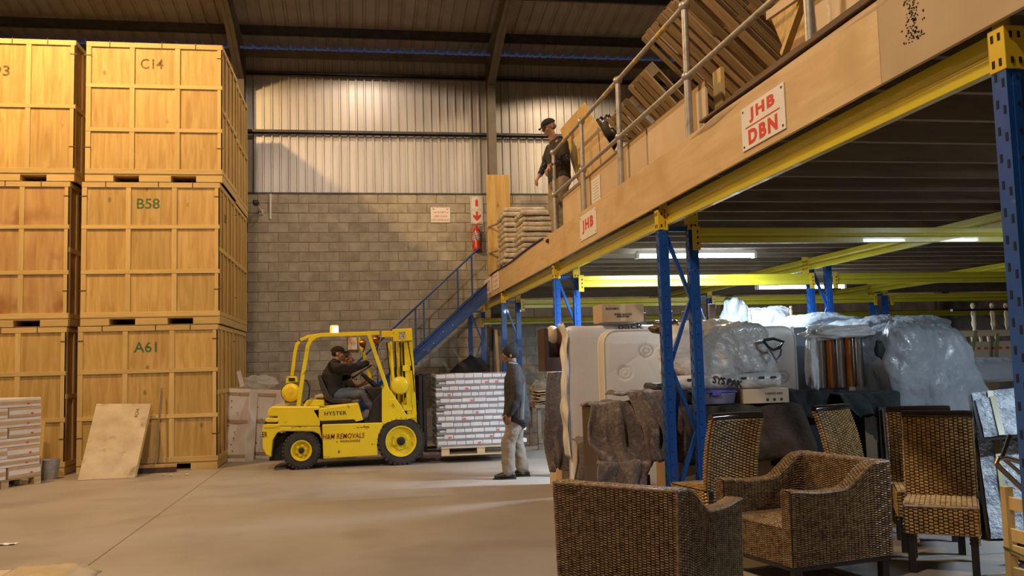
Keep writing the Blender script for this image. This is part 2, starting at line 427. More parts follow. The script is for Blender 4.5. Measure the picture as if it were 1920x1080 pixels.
order = {3.2: 'cut by the right edge of the view', 7.5: 'standing behind the nearest rattan armchair', 11.85: 'beside the dark brown wooden box', 16.45: 'behind the man in the beanie'}
for y, s in order.items():
    rack_frame(XF, y, 2.80, 'blue rack frame ' + s + ', under the plywood edge')
rack_frame(2.22, 18.9, 2.78, 'blue rack frame at the stair head against the block wall')
rack_frame(6.2, 11.85, 2.95, 'inner blue rack frame behind the long mattress and steel-grey board')
rack_frame(6.2, 16.3, 2.82, 'far inner blue rack frame behind the first row, left of the white sheeting')
rack_frame(9.82, 16.3, 2.82, 'inner blue rack frame above the wrapped sofa')
for xx, lb in ((8.05, 'distant blue rack frame right of the glowing white sheeting'), (11.55, 'distant blue rack frame at the right above the crumpled plastic')):
    rack_frame(xx, 18.95, 2.5, lb, w=.07, sep=.25)
def beam(p, q, z0, z1, label, axis):
    """box-section beam with pressed grooves, end plates"""
    p = Vector(p); q = Vector(q); t = thing('rack_beam', label, 'beam', (p.x, p.y, z0), group='yellow rack beams')
    H = z1-z0; D = .045
    prof = [(0,0),(0,H*.38),(.012,H*.46),(.012,H*.54),(0,H*.62),(0,H),(D,H),(D,0)]
    m = MB()
    if axis == 'x': m.prism(prof, 0, q.x-p.x, 'x')
    else: m.prism(prof, 0, q.y-p.y, 'y')
    m.obj('beam_body', yel, t, bevel=.004)
    L = (q.x-p.x) if axis == 'x' else (q.y-p.y)
    for e in (0, 1):
        c = MB()
        if axis == 'x':
            c.b2((e*L-.035, -.008, -.06), (e*L+.035, .002, H+.01))
        else:
            c.b2((-.008, e*L-.045, -.05), (.003, e*L+.045, H+.05))
        cp = c.obj('connector', yel2, t)
        h = MB()
        for zz in (.02, .07, .12):
            if axis == 'x': h.box((e*L+.01, -.0095, zz-.02), (.014, .003, .02))
            else:
                for yy in (-.02, .02): h.box((-.0095, e*L+yy, zz), (.003, .012, .03))
        tag(h.obj('rivet', slotm, cp), kind='stuff')
    return t
rowname = {7.5: 'nearest row, across the frame behind the armchair', 11.8: 'second row, in front of the strip light', 16.25: 'third row back', 18.9: 'last row against the back wall'}
for y, (a, b) in {7.5: (2.63, 2.495), 11.8: (2.64, 2.49), 16.25: (2.65, 2.50), 18.9: (2.46, 2.33)}.items():
    xs = [2.9, 6.2, 9.85, 13.5] if y != 18.9 else [2.5, 8.05, 11.55, 16.0]
    if y == 7.5: xs = [2.87, 6.25, 9.85, 13.5]
    inner = y in (11.8, 16.25)
    for i in range(len(xs)-1):
        xa = xs[i]+(.35 if inner and i > 0 else 0)
        beam((xa, y-.09, 0), (xs[i+1], y-.09, 0), b, a, 'yellow cross beam in the %s, %s' % (rowname[y], ('left bay', 'middle bay', 'right bay')[i]), 'x')
ys = [3.2, 7.5, 11.85, 16.45, 19.1]
for i in range(4):
    beam((XF+.065, ys[i]+.045, 0), (XF+.065, ys[i+1]-.045, 0), 2.66, 2.82, 'yellow long beam under the plywood edge, %s bay from the right' % ('first', 'second', 'third', 'fourth')[i], 'y')
for X, nm in ((6.2, 'under the joists above the white plastic'), (9.85, 'under the joists at the far right')):
    yy = [3.2, 7.5, 11.85, 16.3, 18.9]
    for i in range(4):
        beam((X-.012, yy[i]+.045, 0), (X-.012, yy[i+1]-.045, 0), 2.70, 2.86, 'yellow long beam %s, %s bay from the camera' % (nm, ('first', 'second', 'third', 'fourth')[i]), 'y')
mz = thing('mezzanine_platform', 'timber mezzanine platform with plywood edge board on blue and yellow racking', 'platform', (XF, 1.2, 2.82))
Y = 1.6; k = 0
while Y < 19.0:
    L = random.uniform(-.2, .2)
    z0 = 2.865+random.uniform(-.004, .004)
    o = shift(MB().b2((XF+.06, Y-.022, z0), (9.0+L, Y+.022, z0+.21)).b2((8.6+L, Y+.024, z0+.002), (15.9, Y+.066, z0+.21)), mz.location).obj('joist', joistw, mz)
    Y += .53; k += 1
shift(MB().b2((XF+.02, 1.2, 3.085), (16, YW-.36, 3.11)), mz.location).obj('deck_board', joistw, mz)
cardm = mat('edge_cardboard', (.50,.37,.23), (.45,.33,.20), rough=.85, scale=3)
segs = [(1.2, 3.98), (3.98, 10.2), (10.2, 14.2), (14.2, 16.2), (16.2, 19.03)]
for a, b in segs:
    shift(MB().b2((XF-.022, a+.002, 2.815), (XF, b-.002, 3.225-.0)), mz.location).obj('edge_board', cardm if a < 2 else plyx, mz, bevel=.003)
sg = random.Random(9); sm_ = MB()
for k in range(120):
    sm_.box((XF-.0232, sg.gauss(3.70, .035), sg.uniform(2.93, 3.14)), (.002, sg.uniform(.003,.012), sg.uniform(.002,.010)))
tag(shift(sm_, mz.location).obj('ink_smudge', slotm, mz), kind='stuff')
ORD = ('first','second','third','fourth','fifth','sixth','seventh','eighth','ninth','tenth','eleventh','twelfth','thirteenth','fourteenth','fifteenth')
# ================================================================== CRATES
clipm = mat('rusty_clip', (.10,.06,.035), rough=.6, metal=.4)
green_ink = mat('green_stencil_ink', (.03,.11,.05), (.10,.17,.07), rough=.8, scale=30)
brown_ink = mat('brown_stencil_ink', (.10,.055,.02), (.25,.15,.06), rough=.8, scale=30)
def crate(x0, y0, z0, label, W=2.06, D=1.75, H=2.22, rows=3, cols=3, pm=None, front=True, text=None, ink=None, sidetext=None):
    pm = pm or ply
    t = thing('storage_crate', label, 'crate', (x0, y0, z0), group='plywood storage crates')
    b = .125; e = .022
    MB().b2((e+.01, e+.01, b), (W-e-.01, D-.01, H-.01)).obj('inner_box', pm, t)
    # front panels and battens
    fw = W-.08; cx = [0.0 + W*i/cols for i in range(cols+1)]; rz = [b + (H-b)*i/rows for i in range(rows+1)]
    bw = .075
    if front:
        for i in range(cols):
            for j in range(rows):
                MB().b2((cx[i]+.012, e, rz[j]+.008), (cx[i+1]-.012, e+.012, rz[j+1]-.008)).obj('panel', pm, t)
        for i in range(cols+1):
            c = min(max(cx[i], bw/2), W-bw/2); jz = random.uniform(-.01, .01)
            for j in range(rows):
                MB().b2((c-bw/2, 0, rz[j]+(.075 if j == 0 else .03)), (c+bw/2, e, rz[j+1]-(.075 if j == rows-1 else .03))).obj('batten', pine, t, bevel=.003)
        for j in range(rows+1):
            c = min(max(rz[j], b+.04), H-.04); hh = .04 if j in (0, rows) else .03
            MB().b2((0, -.004, c-hh), (W, e-.002, c+hh)).obj('rail', pinex, t, bevel=.003)
    # right side
    sc = 4; sy = [D*i/sc for i in range(sc+1)]; sz = [b, b+(H-b)*.5, H]
    for i in range(sc):
        for j in range(2):
            MB().b2((W-e-.012, sy[i]+.01, sz[j]+.008), (W-e, sy[i+1]-.01, sz[j+1]-.008)).obj('panel', pm, t)
    for i in range(sc+1):
        c = min(max(sy[i], .045), D-.045)
        MB().b2((W-e, c-.045, b), (W, c+.045, H-.06)).obj('batten', pine, t, bevel=.003)
    for c in (b+.04, b+(H-b)*.5, H-.035):
        MB().b2((W-e+.004, 0, c-.035), (W+.006, D, c+.035)).obj('rail', pine, t, bevel=.003)
    MB().b2((0, 0, H-.018), (W, D, H)).obj('lid', pinex, t, bevel=.004)
    # base: blocks with two fork openings
    q = [0, .46, .86, 1.28, 1.68, W]
    for a, c in ((0, .42), (.80, 1.28), (1.66, W)):
        MB().b2((a, 0, .0), (c, D, b-.022)).obj('base_block', pinex, t, bevel=.004)
    MB().b2((0, .012, b-.024), (W, D, b)).obj('base_deck', pinex, t)
    MB().b2((.0, .10, 0), (W, D-.1, .012)).obj('base_deck', pinex, t)
    cl = MB()
    for z in (b+.42, H-.22):
        for xx in (.03, W-.03): cl.box((xx, -.004, z), (.11, .006, .012))
    for xx in (W*.17, W*.55, W*.8): cl.box((xx, -.007, H-.03), (.012, .006, .09))
    tag(cl.obj('clip', clipm, t), kind='stuff')
    if text:
        m = text_mb(text, .165, ex=.0015, bold=.012, width=.34 if len(text) == 3 else .24)
        xf(m, Matrix.Translation((W*.475, e-.0005, b+(H-b)*(1-.5/rows)+.02))); m.obj('stencil_lettering', ink, t)
    if sidetext:
        m = text_mb(sidetext, .15, ex=.0015, bold=.01); xf(m, Matrix.Translation((W+.001-.022, D*.38, b+(H-b)*.78)) @ Matrix.Rotation(PI/2, 4, 'Z')); m.obj('stencil_lettering', ink, t)
    return t
XC = -4.28; YC = 14.8; T = 2.25
crate(XC, YC, 0, 'bottom plywood crate stencilled A61 in green, standing on the floor', text='A61', ink=green_ink, H=2.24)
crate(XC+.03, YC, T, 'middle plywood crate stencilled B58 in green, second of its stack', text='B58', ink=green_ink, H=2.24, sidetext='B58')
crate(XC+.07, YC, 2*T, 'top plywood crate stencilled C14 in brown, highest of the right stack', text='C14', ink=brown_ink, H=2.24)
for k, s in enumerate(('bottom', 'middle', 'top')):
    crate(XC+.02*k, YC+1.80, k*T, '%s plywood crate of the rear stack, only its side showing behind the stencilled crates' % s, front=False, H=2.24)
XL = XC-2.06-.16
crate(XL, YC-.02, 0, 'bottom plywood crate of the left stack, behind the taped flat cartons', H=2.24)
crate(XL+.02, YC-.02, T, 'middle plywood crate of the left stack with dark brown stained panels', H=2.24, pm=stained)
crate(XL+.08, YC-.02, 2*T, 'top plywood crate of the left stack, stencilled 93 and cut by the frame', H=2.24, rows=2, text='   93', ink=brown_ink)
# ------------------------------------------------------------------ loose things by the crates
def slab_mb(BL, BR, TL, TR, th):
    """slab whose front face is the given quad, thickness goes away behind it"""
    n = (BR-BL).cross(TL-BL).normalized()
    if n.y < 0: n = -n
    m = MB(); P = [BL, BR, TR, TL]
    m.v = [tuple(p) for p in P] + [tuple(p+n*th) for p in P]
    m.f = [(0,1,2,3), (7,6,5,4), (0,4,5,1), (1,5,6,2), (2,6,7,3), (3,7,4,0)]
    return m, n
dirty = mat('dirty_plywood', (.60,.50,.37), (.46,.37,.26), rough=.8, scale=3.5, detail=7, bump=.2, bscale=25, spots=(.30,.22,.15), spot_scale=5, spot_lo=.58, spot_hi=.75)
BL, BR = aY(146, 889, 14.0), aY(252, 891, 14.0); TL, TR = aY(181, 757, 14.66), aY(283, 757, 14.66)
BL.z = BR.z = .005
t = thing('leaning_crate_lid', 'pale dirty plywood lid leaning against the bottom A61 crate', 'board', ((BL+BR)/2))
m, n = slab_mb(BL, BR, TL, TR, .018); shift(m, t.location).obj('panel', dirty, t)
up_ = (TL-BL).normalized(); rt_ = (BR-BL).normalized()
for a, b, nm in ((BL, TL, 'batten'), (BR-rt_*.07, TR-rt_*.07, 'batten')):
    q = [a+n*.018, a+n*.018+rt_*.07, b+n*.018+rt_*.07, b+n*.018]; mm, _ = slab_mb(q[0], q[1], q[3], q[2], .08); shift(mm, t.location).obj(nm, pinex, t)
for k in (0.0, .32, .64, .93):
    a = BL+(TL-BL)*k+n*.019; c = BR+(TR-BR)*k+n*.019
    mm, _ = slab_mb(a+rt_*.07, c-rt_*.07, a+rt_*.07+up_*.07, c-rt_*.07+up_*.07, .06); shift(mm, t.location).obj('cross_batten', oldwood, t)
m = text_mb('FCHI', .05, ex=.001, bold=.01)
R3 = Matrix((rt_, n, up_)).transposed().to_4x4()
xf(m, Matrix.Translation(TL*.22+TR*.78-up_*.16-n*.002-t.location) @ R3 @ Matrix.Rotation(-PI/2, 4, 'Y')); m.obj('stencil_lettering', brown_ink, t)
# broom
b0 = aY(291, 876, 14.58); b0.z = 0
t = thing('floor_broom', 'wide floor broom with a thin handle leaning on the A61 crate', 'broom', b0)
MB().box((0,0,.10), (.62,.07,.045)).obj('broom_head', stained, t, bevel=.006)
br = MB()
for i in range(46):
    for j in range(3):
        x = -.30+i*.0133; br.box((x, -.025+j*.025, .042), (.009, .012, .08))
tag(br.obj('bristle', mat('dark_bristle', (.10,.07,.06), rough=.9), t), kind='stuff')
hp = aY(303, 728, 14.74)-b0
MB().tube([(0, 0, .11), hp], .013, 8).obj('handle', mat('grey_broom_handle', (.22,.18,.14), rough=.6), t, smooth=True)
# bucket
b0 = aY(92, 885, 14.35); b0.z = 0
t = thing('metal_bucket', 'grey metal bucket on the floor beside the taped flat cartons', 'bucket', b0)
bm_ = mat('zinc', (.42,.41,.42), (.32,.31,.32), rough=.45, metal=.5, scale=6)
m = MB().lathe([(.115,0),(.145,.27),(.155,.275),(.155,.285),(.143,.285),(.113,.012),(.001,.012)], 28, cap=False); m.f.append(tuple(range(27,-1,-1))); m.obj('bucket_body', bm_, t, smooth=True)
MB().tube([(.148*math.cos(a), .148*math.sin(a)*.2-.148, .26-.02-abs(math.sin(a))*.1) for a in [PI*i/12 for i in range(13)]], .004, 6).obj('handle', bm_, t, smooth=True)
# stack of taped flat cartons at the left edge
cwhite = mat('white_carton', (.72,.68,.66), (.64,.59,.56), rough=.5, scale=5, rand=.06)
cbrown = mat('brown_carton', (.50,.36,.23), (.44,.31,.19), rough=.75, scale=5, rand=.06)
cpale = mat('pale_carton', (.58,.45,.30), (.52,.39,.25), rough=.75, scale=4, rand=.08)
clear = mat('clear_wrap', (.85,.85,.88), rough=.12, alpha=.22)
stretch = mat('stretch_wrap', (.86,.84,.84), rough=.16, alpha=.30, scale=14, bump=1.0, bscale=14)
P0 = aY(13, 895, 13.25); P1 = aY(76, 880, 13.75); P0.z = P1.z = 0; dirv = (P1-P0); dirv.z = 0; ang = math.atan2(dirv.y, dirv.x)
def low_pallet(name, label, loc, rz, L=1.2, W=.8, group=None, wm=None, n=5, wmy=None, bw=.1):
    wm = wm or oldwood; wmy = wmy or oldwood_y
    t = thing(name, label, 'pallet', loc, rz, group); rp = random.Random(int(L*100+W*37+n)+len(label))
    for i in range(3):
        y = (W-.1)*i/2
        MB().b2((0, y, 0), (L, y+.1, .018)).obj('bottom_board', wm, t)
        for j in range(3):
            x = (L-.12)*j/2; MB().b2((x, y, .018), (x+.12, y+.1, .095)).obj('block', wm, t)
    for j in range(3):
        x = (L-.12)*j/2; MB().b2((x, 0, .095), (x+.12, W, .113)).obj('stringer', wmy, t)
    for i in range(n):
        w = bw*(rp.uniform(.75, 1.25) if bw > .1 else 1); y = (W-w)*i/(n-1); e = rp.uniform(-.02,.03) if bw > .1 else 0
        MB().b2((-e, y, .113), (L+e*.5, y+w, .131)).obj('top_board', wm, t, bevel=.002)
    return t
pl = low_pallet('pallet', 'dark pallet under the taped flat cartons at the left edge', P1-Vector((math.cos(ang), math.sin(ang), 0))*1.19, ang)
Mx = Matrix.Translation(pl.location) @ Matrix.Rotation(ang, 4, 'Z')
z = .131; k = 0
for layer in range(8):
    h = (.155,.12,.15,.12,.14,.13,.14,.125)[layer]
    for seg in ((0.0, .42), (.43, 1.18)) if layer % 2 else ((0, .62), (.63, 1.18)):
        w = cwhite if (layer+k) % 2 == 0 else cbrown
        tl = thing('flat_carton', 'flat %s carton, %s half of the %s layer up in the left edge stack' % ('white' if w is cwhite else 'brown', 'left' if seg[0] == 0 else 'right', ORD[layer]), 'box', Mx @ Vector(((seg[0]+seg[1])/2, .4, z)), ang+random.uniform(-.01,.01), 'flat cartons stacked on the dark pallet')
        L = seg[1]-seg[0]; jx = random.uniform(-.01,.02)
        MB().box((jx,0,h/2-.001), (L-.006, .8, h-.004)).obj('carton_body', w, tl, bevel=.006)
        MB().box((jx,-.401,h*.5), (L*.96, .003, h*.4)).obj('tape', cbrown if w is cwhite else cwhite, tl)
        MB().box((jx+L*.2,-.404,h*.35), (.04, .002, .022)).obj('red_label', redp, tl)
        k += 1
    z += h
STACKTOP = z
# plank leaning on the carton stack
p0 = aY(66, 888, 14.0); p0.z = 0; p1 = aY(77, 790, 14.25)
MBp = MB().bar(p0+Vector((0,.02,.05)), p1, .12, .035, (0,-1,0)); o = MBp.obj('wooden_plank', pine, bevel=.003)
tag(o, 'short pine plank leaning against the taped flat cartons by the bucket', 'plank')
# litter
lit = [(615/2, 540+703/2), (640/2, 540+705/2), (700/2+0, 540+702/2), (8, 1022), (14, 1020), (440, 945)]
for i, (x, y) in enumerate(lit[:3]):
    p = aZ(x, y); o = MB().ball((p.x, p.y, .012), (.035,.02,.012), 7, 4).obj('debris', dirty); tag(o, 'small crumb of debris on the floor before the A61 crate', 'debris', 'crumbs of debris by the crate')
p = aZ(10, 1022); o = MB().grid(lambda u, v: (p.x+(u-.5)*.16+.02*v, p.y+(v-.5)*.06, .004+.012*math.sin(u*5+v*3)**2), 6, 3).obj('paper_scrap', whitep, solid=.001); tag(o, 'small torn paper scrap lying on the floor at the left edge', 'paper')
# white flat-pack panels beside the crates
def taped_bundle(label, quad, th, extra=0):
    BL, BR, TL, TR = quad; t = thing('white_panel_bundle', label, 'package', (BL+BR)/2)
    m, n = slab_mb(BL, BR, TL, TR, th); shift(m, t.location).obj('panel_stack', cwhite, t, bevel=.006)
    for k in (.05, .52, .90):
        a, b = BL+(TL-BL)*k, BR+(TR-BR)*k; dz = (TL-BL).normalized()*.055
        m, _ = slab_mb(a-n*.003, b-n*.003, a-n*.003+dz, b-n*.003+dz, .003); shift(m, t.location).obj('tape', cbrown, t)
    d = MB(); rg = random.Random(3+extra)
    for k in range(11):
        p = BL+(BR-BL)*rg.uniform(.08,.6)+(TL-BL)*(.06+.085*k)-n*.002; d.box(p-t.location, (.018,.004,.014))
    tag(d.obj('hole', black, t), kind='stuff')
    return t, n
g0 = aZ(421, 866); Y0 = g0.y
taped_bundle('tall white taped panel bundle standing beside the crates, nearest the crate corner', (aZ(421,866), aZ(459,866), aY(428,728,Y0+.22), aY(469,729,Y0+.22)), .28)
taped_bundle('second tall white panel bundle under clear film, leaning behind the forklift tail', (aZ(478,860), aZ(510,861), aY(468,730,Y0+.5), aY(520,731,Y0+.5)), .22, 5)
p = aY(485, 718, Y0+.6)
def crumple(cx, cy, cz, rx, ry, rz_, seed, n=26):
    def f(u, v):
        a = 2*PI*u; b = PI*v
        d = Vector((math.cos(a)*math.sin(b), math.sin(a)*math.sin(b), math.cos(b)))
        k = 1+.45*noise.noise(d*2.3+Vector((seed,0,0)))+.18*noise.noise(d*6+Vector((0,seed,0)))
        return (cx+d.x*rx*k, cy+d.y*ry*k, cz+d.z*rz_*k)
    return MB().grid(f, n, n//2)
o = crumple(p.x, p.y, p.z, .30, .18, .13, 4, 34).obj('plastic_film', stretch, smooth=True, ang=180); tag(o, 'crumpled clear plastic film on top of the white panel bundles', 'plastic')
p = aY(452, 712, Y0+.3); o = MB().bar(p+Vector((.02,0,-.12)), p+Vector((-.04,0,.15)), .07, .02, (0,1,0)).obj('white_strip', cwhite); tag(o, 'short white strip sticking up behind the taped panel bundle', 'strip')
# carton at the bottom left corner of the view, nearest the camera
t = thing('open_carton', 'large brown carton nearest the camera at the lower left corner', 'box', (-1.15, 2.55, 0))
H = .925
MB().b2((-.55,-.4,0), (.28,.44,H-.006)).obj('carton_body', cpale, t, bevel=.006)
MB().b2((-.55,-.4,H-.005), (.28,.02,H)).obj('flap', cpale, t, bevel=.002); MB().b2((-.55,.024,H-.005), (.28,.44,H)).obj('flap', cpale, t, bevel=.002)
MB().grid(lambda u, v: (.12+.24*u, -.38+.83*v, H+.004+.008*abs(noise.noise(Vector((u*6, v*9, 3))))-.10*max(0, u-.72)), 16, 30).obj('tape', mat('torn_brown_tape', (.42,.33,.20), (.5,.42,.30), rough=.3, scale=9), t, smooth=True, ang=180, solid=.002)
MB().grid(lambda u, v: (.30+.05*u, .34+.10*v, H-.03+.045*v*(1-u)), 4, 4).obj('torn_corner', cpale, t, solid=.006)
# ================================================================== FORKLIFT (local: X forward, Y away from camera, origin on the floor under the rear near wheel)
fy = mat('forklift_yellow', (.84,.66,.02), (.78,.60,.018), rough=.32, scale=2, coat=.35, spots=(.33,.22,.03), spot_scale=6, spot_lo=.66, spot_hi=.74)
tyre = mat('tyre_rubber', (.030,.028,.027), (.05,.047,.044), rough=.85, scale=8, bump=.2)
fblk = mat('forklift_black', (.012,.012,.014), (.02,.02,.022), rough=.45, scale=8)
chrome = mat('chrome', (.7,.68,.66), rough=.15, metal=1)
seatm = mat('seat_vinyl', (.03,.028,.03), (.055,.05,.05), rough=.4, scale=6)
inkm = mat('maroon_decal', (.20,.02,.03), rough=.7)
FR = aZ(565, 881); FF = aZ(752, 873)
FY = (FR.y+FF.y)/2+.02
fk = thing('forklift', 'yellow forklift truck with flashing amber beacon carrying a wrapped pallet', 'forklift', (FR.x, FY, 0), rz=0.0)
S = FPX/FY
def fp(px, py, dy=0.0):
    """local XZ of a picture point lying on the truck's side plane, dy metres behind it"""
    q = aY(px, py, FY+dy)-fk.location; return (q.x, q.z)
def fprism(pts, y0, y1, name, m_, bevel=.012, parent=None, dy=0.0):
    return MB().prism([fp(*p, dy) for p in pts], y0, y1, 'y').obj(name, m_, parent or fk, bevel=bevel)
def wheel(px, py, r, w, y, rr, name='wheel'):
    cx, cz = fp(px, py); cz = r
    m = MB(); rot = Matrix.Translation((cx, y, cz)) @ Matrix.Rotation(PI/2, 4, 'X')
    prof = [(rr, -w/2+.02), (r*.80, -w/2), (r*.93, -w/2+.012), (r*.965, -w/2+.04), (r*.965, w/2-.04), (r*.93, w/2-.012), (r*.80, w/2), (rr, w/2-.02)]
    m.lathe(prof, 40, rot, cap=False)
    wh = m.obj(name, tyre, fk, smooth=True)
    tr = MB(); nt = 30
    for i in range(nt):
        a = 2*PI*i/nt
        for sgn in (-1, 1):
            M4 = rot @ Matrix.Rotation(a+(.08 if sgn > 0 else 0), 4, 'Z') @ Matrix.Translation((r*.965, 0, sgn*w*.26)) @ Matrix.Rotation(sgn*.35, 4, 'X')
            tr.box((0,0,0), (r*.075, 2*PI*r/nt*.62, w*.46)); k = len(tr.v)-8
            for q in range(k, k+8): tr.v[q] = tuple(M4 @ Vector(tr.v[q]))
    tag(tr.obj('tread', tyre, wh), kind='stuff')
    h = MB(); h.lathe([(rr+.012, w/2-.0), (rr-.01, w/2-.004), (rr-.03, w/2-.045), (rr*.62, w/2-.06), (rr*.55, w/2-.035), (rr*.3, w/2-.03), (.001, w/2-.03)], 36, rot, cap=False)
    rim = h.obj('rim', fy, wh, smooth=True)
    c = MB().lathe([(rr*.30, w/2-.05), (rr*.28, w/2+.012), (rr*.17, w/2+.02), (.001, w/2+.02)], 20, rot, cap=False).obj('hub', fblk, wh, smooth=True)
    for i in range(6):
        a = 2*PI*i/6+.3; M4 = rot @ Matrix.Translation((rr*.5*math.cos(a), rr*.5*math.sin(a), 0))
        MB().lathe([(.022, w/2-.05), (.022, w/2-.012), (.001, w/2-.012)], 8, M4, cap=False).obj('wheel_nut', fy, wh, smooth=True)
    return wh
# rear (steer) and front (drive) wheels; the far side pair too
wheel(565, 848, .285, .20, .10, .145)
wheel(565-16, 848, .285, .20, 1.0, .145)
wheel(752, 827, .365, .24, .12, .225)
wheel(752, 827, .365, .24, 1.12, .225)
# counterweight: rounded block with two slots
cw = [(497,800),(500,778),(503,768),(514,764),(600,764),(604,790),(606,818),(597,812),(584,808),(515,808),(508,822),(505,858),(497,850)]
upper = [(491,806),(492,800),(600,800),(604,826),(598,815),(588,810),(530,809),(519,812),(511,826),(509,846),(508,858),(498,853),(492,840)]
fprism(upper, .03, 1.12, 'counterweight', fy, .025)
fprism([(498,786),(503,784),(600,784),(600,801),(496,801),(494,796)], .10, 1.08, 'slot_rib', fblk, .01)
fprism([(498,784),(496,789),(500,792),(518,792),(524,789),(524,784)], .02, 1.13, 'slot_rib', fy, .01)
fprism([(503,767),(510,762),(600,762),(600,800),(521,800),(520,781),(500,781)], .02, 1.13, 'counterweight_top', fy, .02)
fprism([(493,797),(500,795),(524,795),(524,801),(493,803)], .02, 1.13, 'slot_rib', fy, .008)
# main side body
fprism([(604,796),(724,792),(717,800),(709,818),(707,835),(708,854),(606,860)], .0, .05, 'side_panel', fy, .012)
fprism([(604,796),(724,792),(717,800),(709,818),(707,835),(708,854),(606,860)], 1.10, 1.15, 'side_panel', fy, .012)
fprism([(600,800),(712,800),(706,850),(606,855)], .05, 1.10, 'chassis', fblk, .01)
# sloping front cowl
fprism([(716,731),(722,722),(733,733),(762,777),(776,779),(778,775),(782,775),(779,783),(762,787),(742,787),(728,792),(718,797),(716,790)], .0, .05, 'front_cowl', fy, .008)
fprism([(716,731),(722,722),(733,733),(762,777),(782,777),(762,787),(728,792),(718,797),(716,790)], 1.10, 1.15, 'front_cowl', fy, .008)
fprism([(700,752),(718,735),(720,795),(690,793)], .05, 1.1, 'dashboard', fblk, .01)
fprism([(683,727),(716,727),(722,737),(712,790),(700,790),(700,750)], .12, 1.02, 'dashboard', fblk, .01)
MB().b2((fp(683,790)[0], .04, fp(683,790)[1]-.02), (fp(722,790)[0], 1.1, fp(683,790)[1])).obj('floor_plate', fblk, fk)
# engine hood with slanted ends
fprism([(585,768),(672,756),(681,788),(667,791),(664,787),(602,790),(597,788)], .02, 1.12, 'engine_hood', fy, .014)
fprism([(574,751),(606,752),(607,762),(670,756),(672,760),(590,770),(566,764)], .16, .98, 'engine_hood_top', fy, .012)
fprism([(588,750),(607,751),(607,762),(576,762)], .12, .5, 'battery_cover', fy, .01)
fprism([(600,790),(668,787),(668,797),(604,798)], .03, 1.1, 'hood_gap', fblk, .002)
# overhead guard: bent square tubes
def path(pts, y, w=.055, name='guard_rail', m_=fy, dy=0):
    P = [fp(*p, dy) for p in pts]
    return MB().tube([(x, y, z) for x, z in P], w*.62, 4).obj(name, m_, fk, bevel=.006)
def gtube(pts, y0, w=.06, d=.05, name='guard_post', m_=None, dy=0.0):
    """flat-sided bent bar in the side plane"""
    P = [Vector((fp(*p, dy)[0], 0, fp(*p, dy)[1])) for p in pts]; m = MB(); rings = []
    for i, p in enumerate(P):
        a = (P[i]-P[i-1]).normalized() if i > 0 else None; b = (P[i+1]-P[i]).normalized() if i < len(P)-1 else None
        t_ = ((a or b)+(b or a)).normalized(); n_ = Vector((-t_.z, 0, t_.x))
        rings.append([p+n_*w/2+Vector((0,y0,0)), p-n_*w/2+Vector((0,y0,0)), p-n_*w/2+Vector((0,y0+d,0)), p+n_*w/2+Vector((0,y0+d,0))])
    return m.loft(rings).obj(name, m_ or fy, fk, bevel=.006)
bend = [(559,762),(567,706),(577,648),(582,638),(590,631),(601,628),(640,627),(712,624)]
gtube(bend, .04)
gtube([(547,705),(553,660),(556,646),(561,641)], .95, .055, dy=.9)
gtube([(567,762),(547,705)], .95, .05, dy=.9) if False else None
gtube([(692,627),(703,660),(735,755)], .03, .058)
gtube([(672,632),(687,680),(704,745)], .98, .055, dy=.8)
gtube([(560,636),(575,629),(600,626),(700,625)], .98, .05, dy=.55)
a = fp(559,641); b = fp(578,641)
for (px, py) in ((582,636),(622,627),(650,627),(680,626),(706,625)):
    x, z = fp(px, py); MB().b2((x-.03, .05, z-.012), (x+.03, 1.03, z+.02)).obj('roof_bar', fy, fk, bevel=.004)
MB().b2((fp(735,755)[0]-.05, -.005, fp(735,755)[1]-.05), (fp(735,755)[0]+.05, .03, fp(735,755)[1]+.06)).obj('guard_foot', fy, fk, bevel=.01)
# beacon
x, z = fp(625, 618); by = .5
MB().cyl((x, by, z-.06), (x, by, z-.035), .075, 20).obj('beacon_base', fblk, fk)
bc = MB().lathe([(.068,0),(.066,.11),(.052,.125),(.001,.127)], 20, Matrix.Translation((x, by, z-.035)), cap=False).obj('beacon_lens', emit('amber_beacon_glow', (1.0,.22,.02), 3.0), fk, smooth=True)
MB().lathe([(.05,.0),(.05,.10),(.001,.10)], 16, Matrix.Translation((x+.012, by-.03, z-.03)), cap=False).obj('beacon_lamp', emit('beacon_flash', (1.0,.62,.25), 22), fk, smooth=True)
# gas bottle
gx, gz = fp(543, 737); gm = Matrix.Translation((gx, .18, gz)) @ Matrix.Rotation(-PI/2, 4, 'X')
MB().lathe([(.001,-.02),(.09,-.005),(.135,.05),(.145,.11),(.145,.68),(.13,.74),(.08,.79),(.001,.80)], 28, gm, cap=False).obj('gas_bottle', fy, fk, smooth=True)
for yy in (.28, .72):
    MB().lathe([(.150,0),(.150,.04),(.146,.04),(.146,0)], 28, Matrix.Translation((gx,yy,gz)) @ Matrix.Rotation(-PI/2, 4, 'X')).obj('bottle_strap', fblk, fk, smooth=True)
fprism([(534,706),(553,706),(556,717),(532,720)], .32, .60, 'bottle_bracket', fy, .008)
fprism([(538,709),(550,709),(550,715),(538,715)], .312, .322, 'bottle_label', fblk, 0)
hose = [fp(*p) for p in ((560,713),(573,714),(579,728),(577,748),(566,757))]
MB().tube([(q[0], .25, q[1]) for q in hose], .012, 8).obj('gas_hose', fblk, fk, smooth=True)
# rag behind seat
q = fp(599, 747); shift(crumple(q[0], .55, q[1]+.01, .10, .12, .04, 9, 20), (0,0,0)).obj('rag', mat('rag_cloth', (.55,.50,.42), (.4,.35,.28), rough=.9), fk, smooth=True, ang=180)
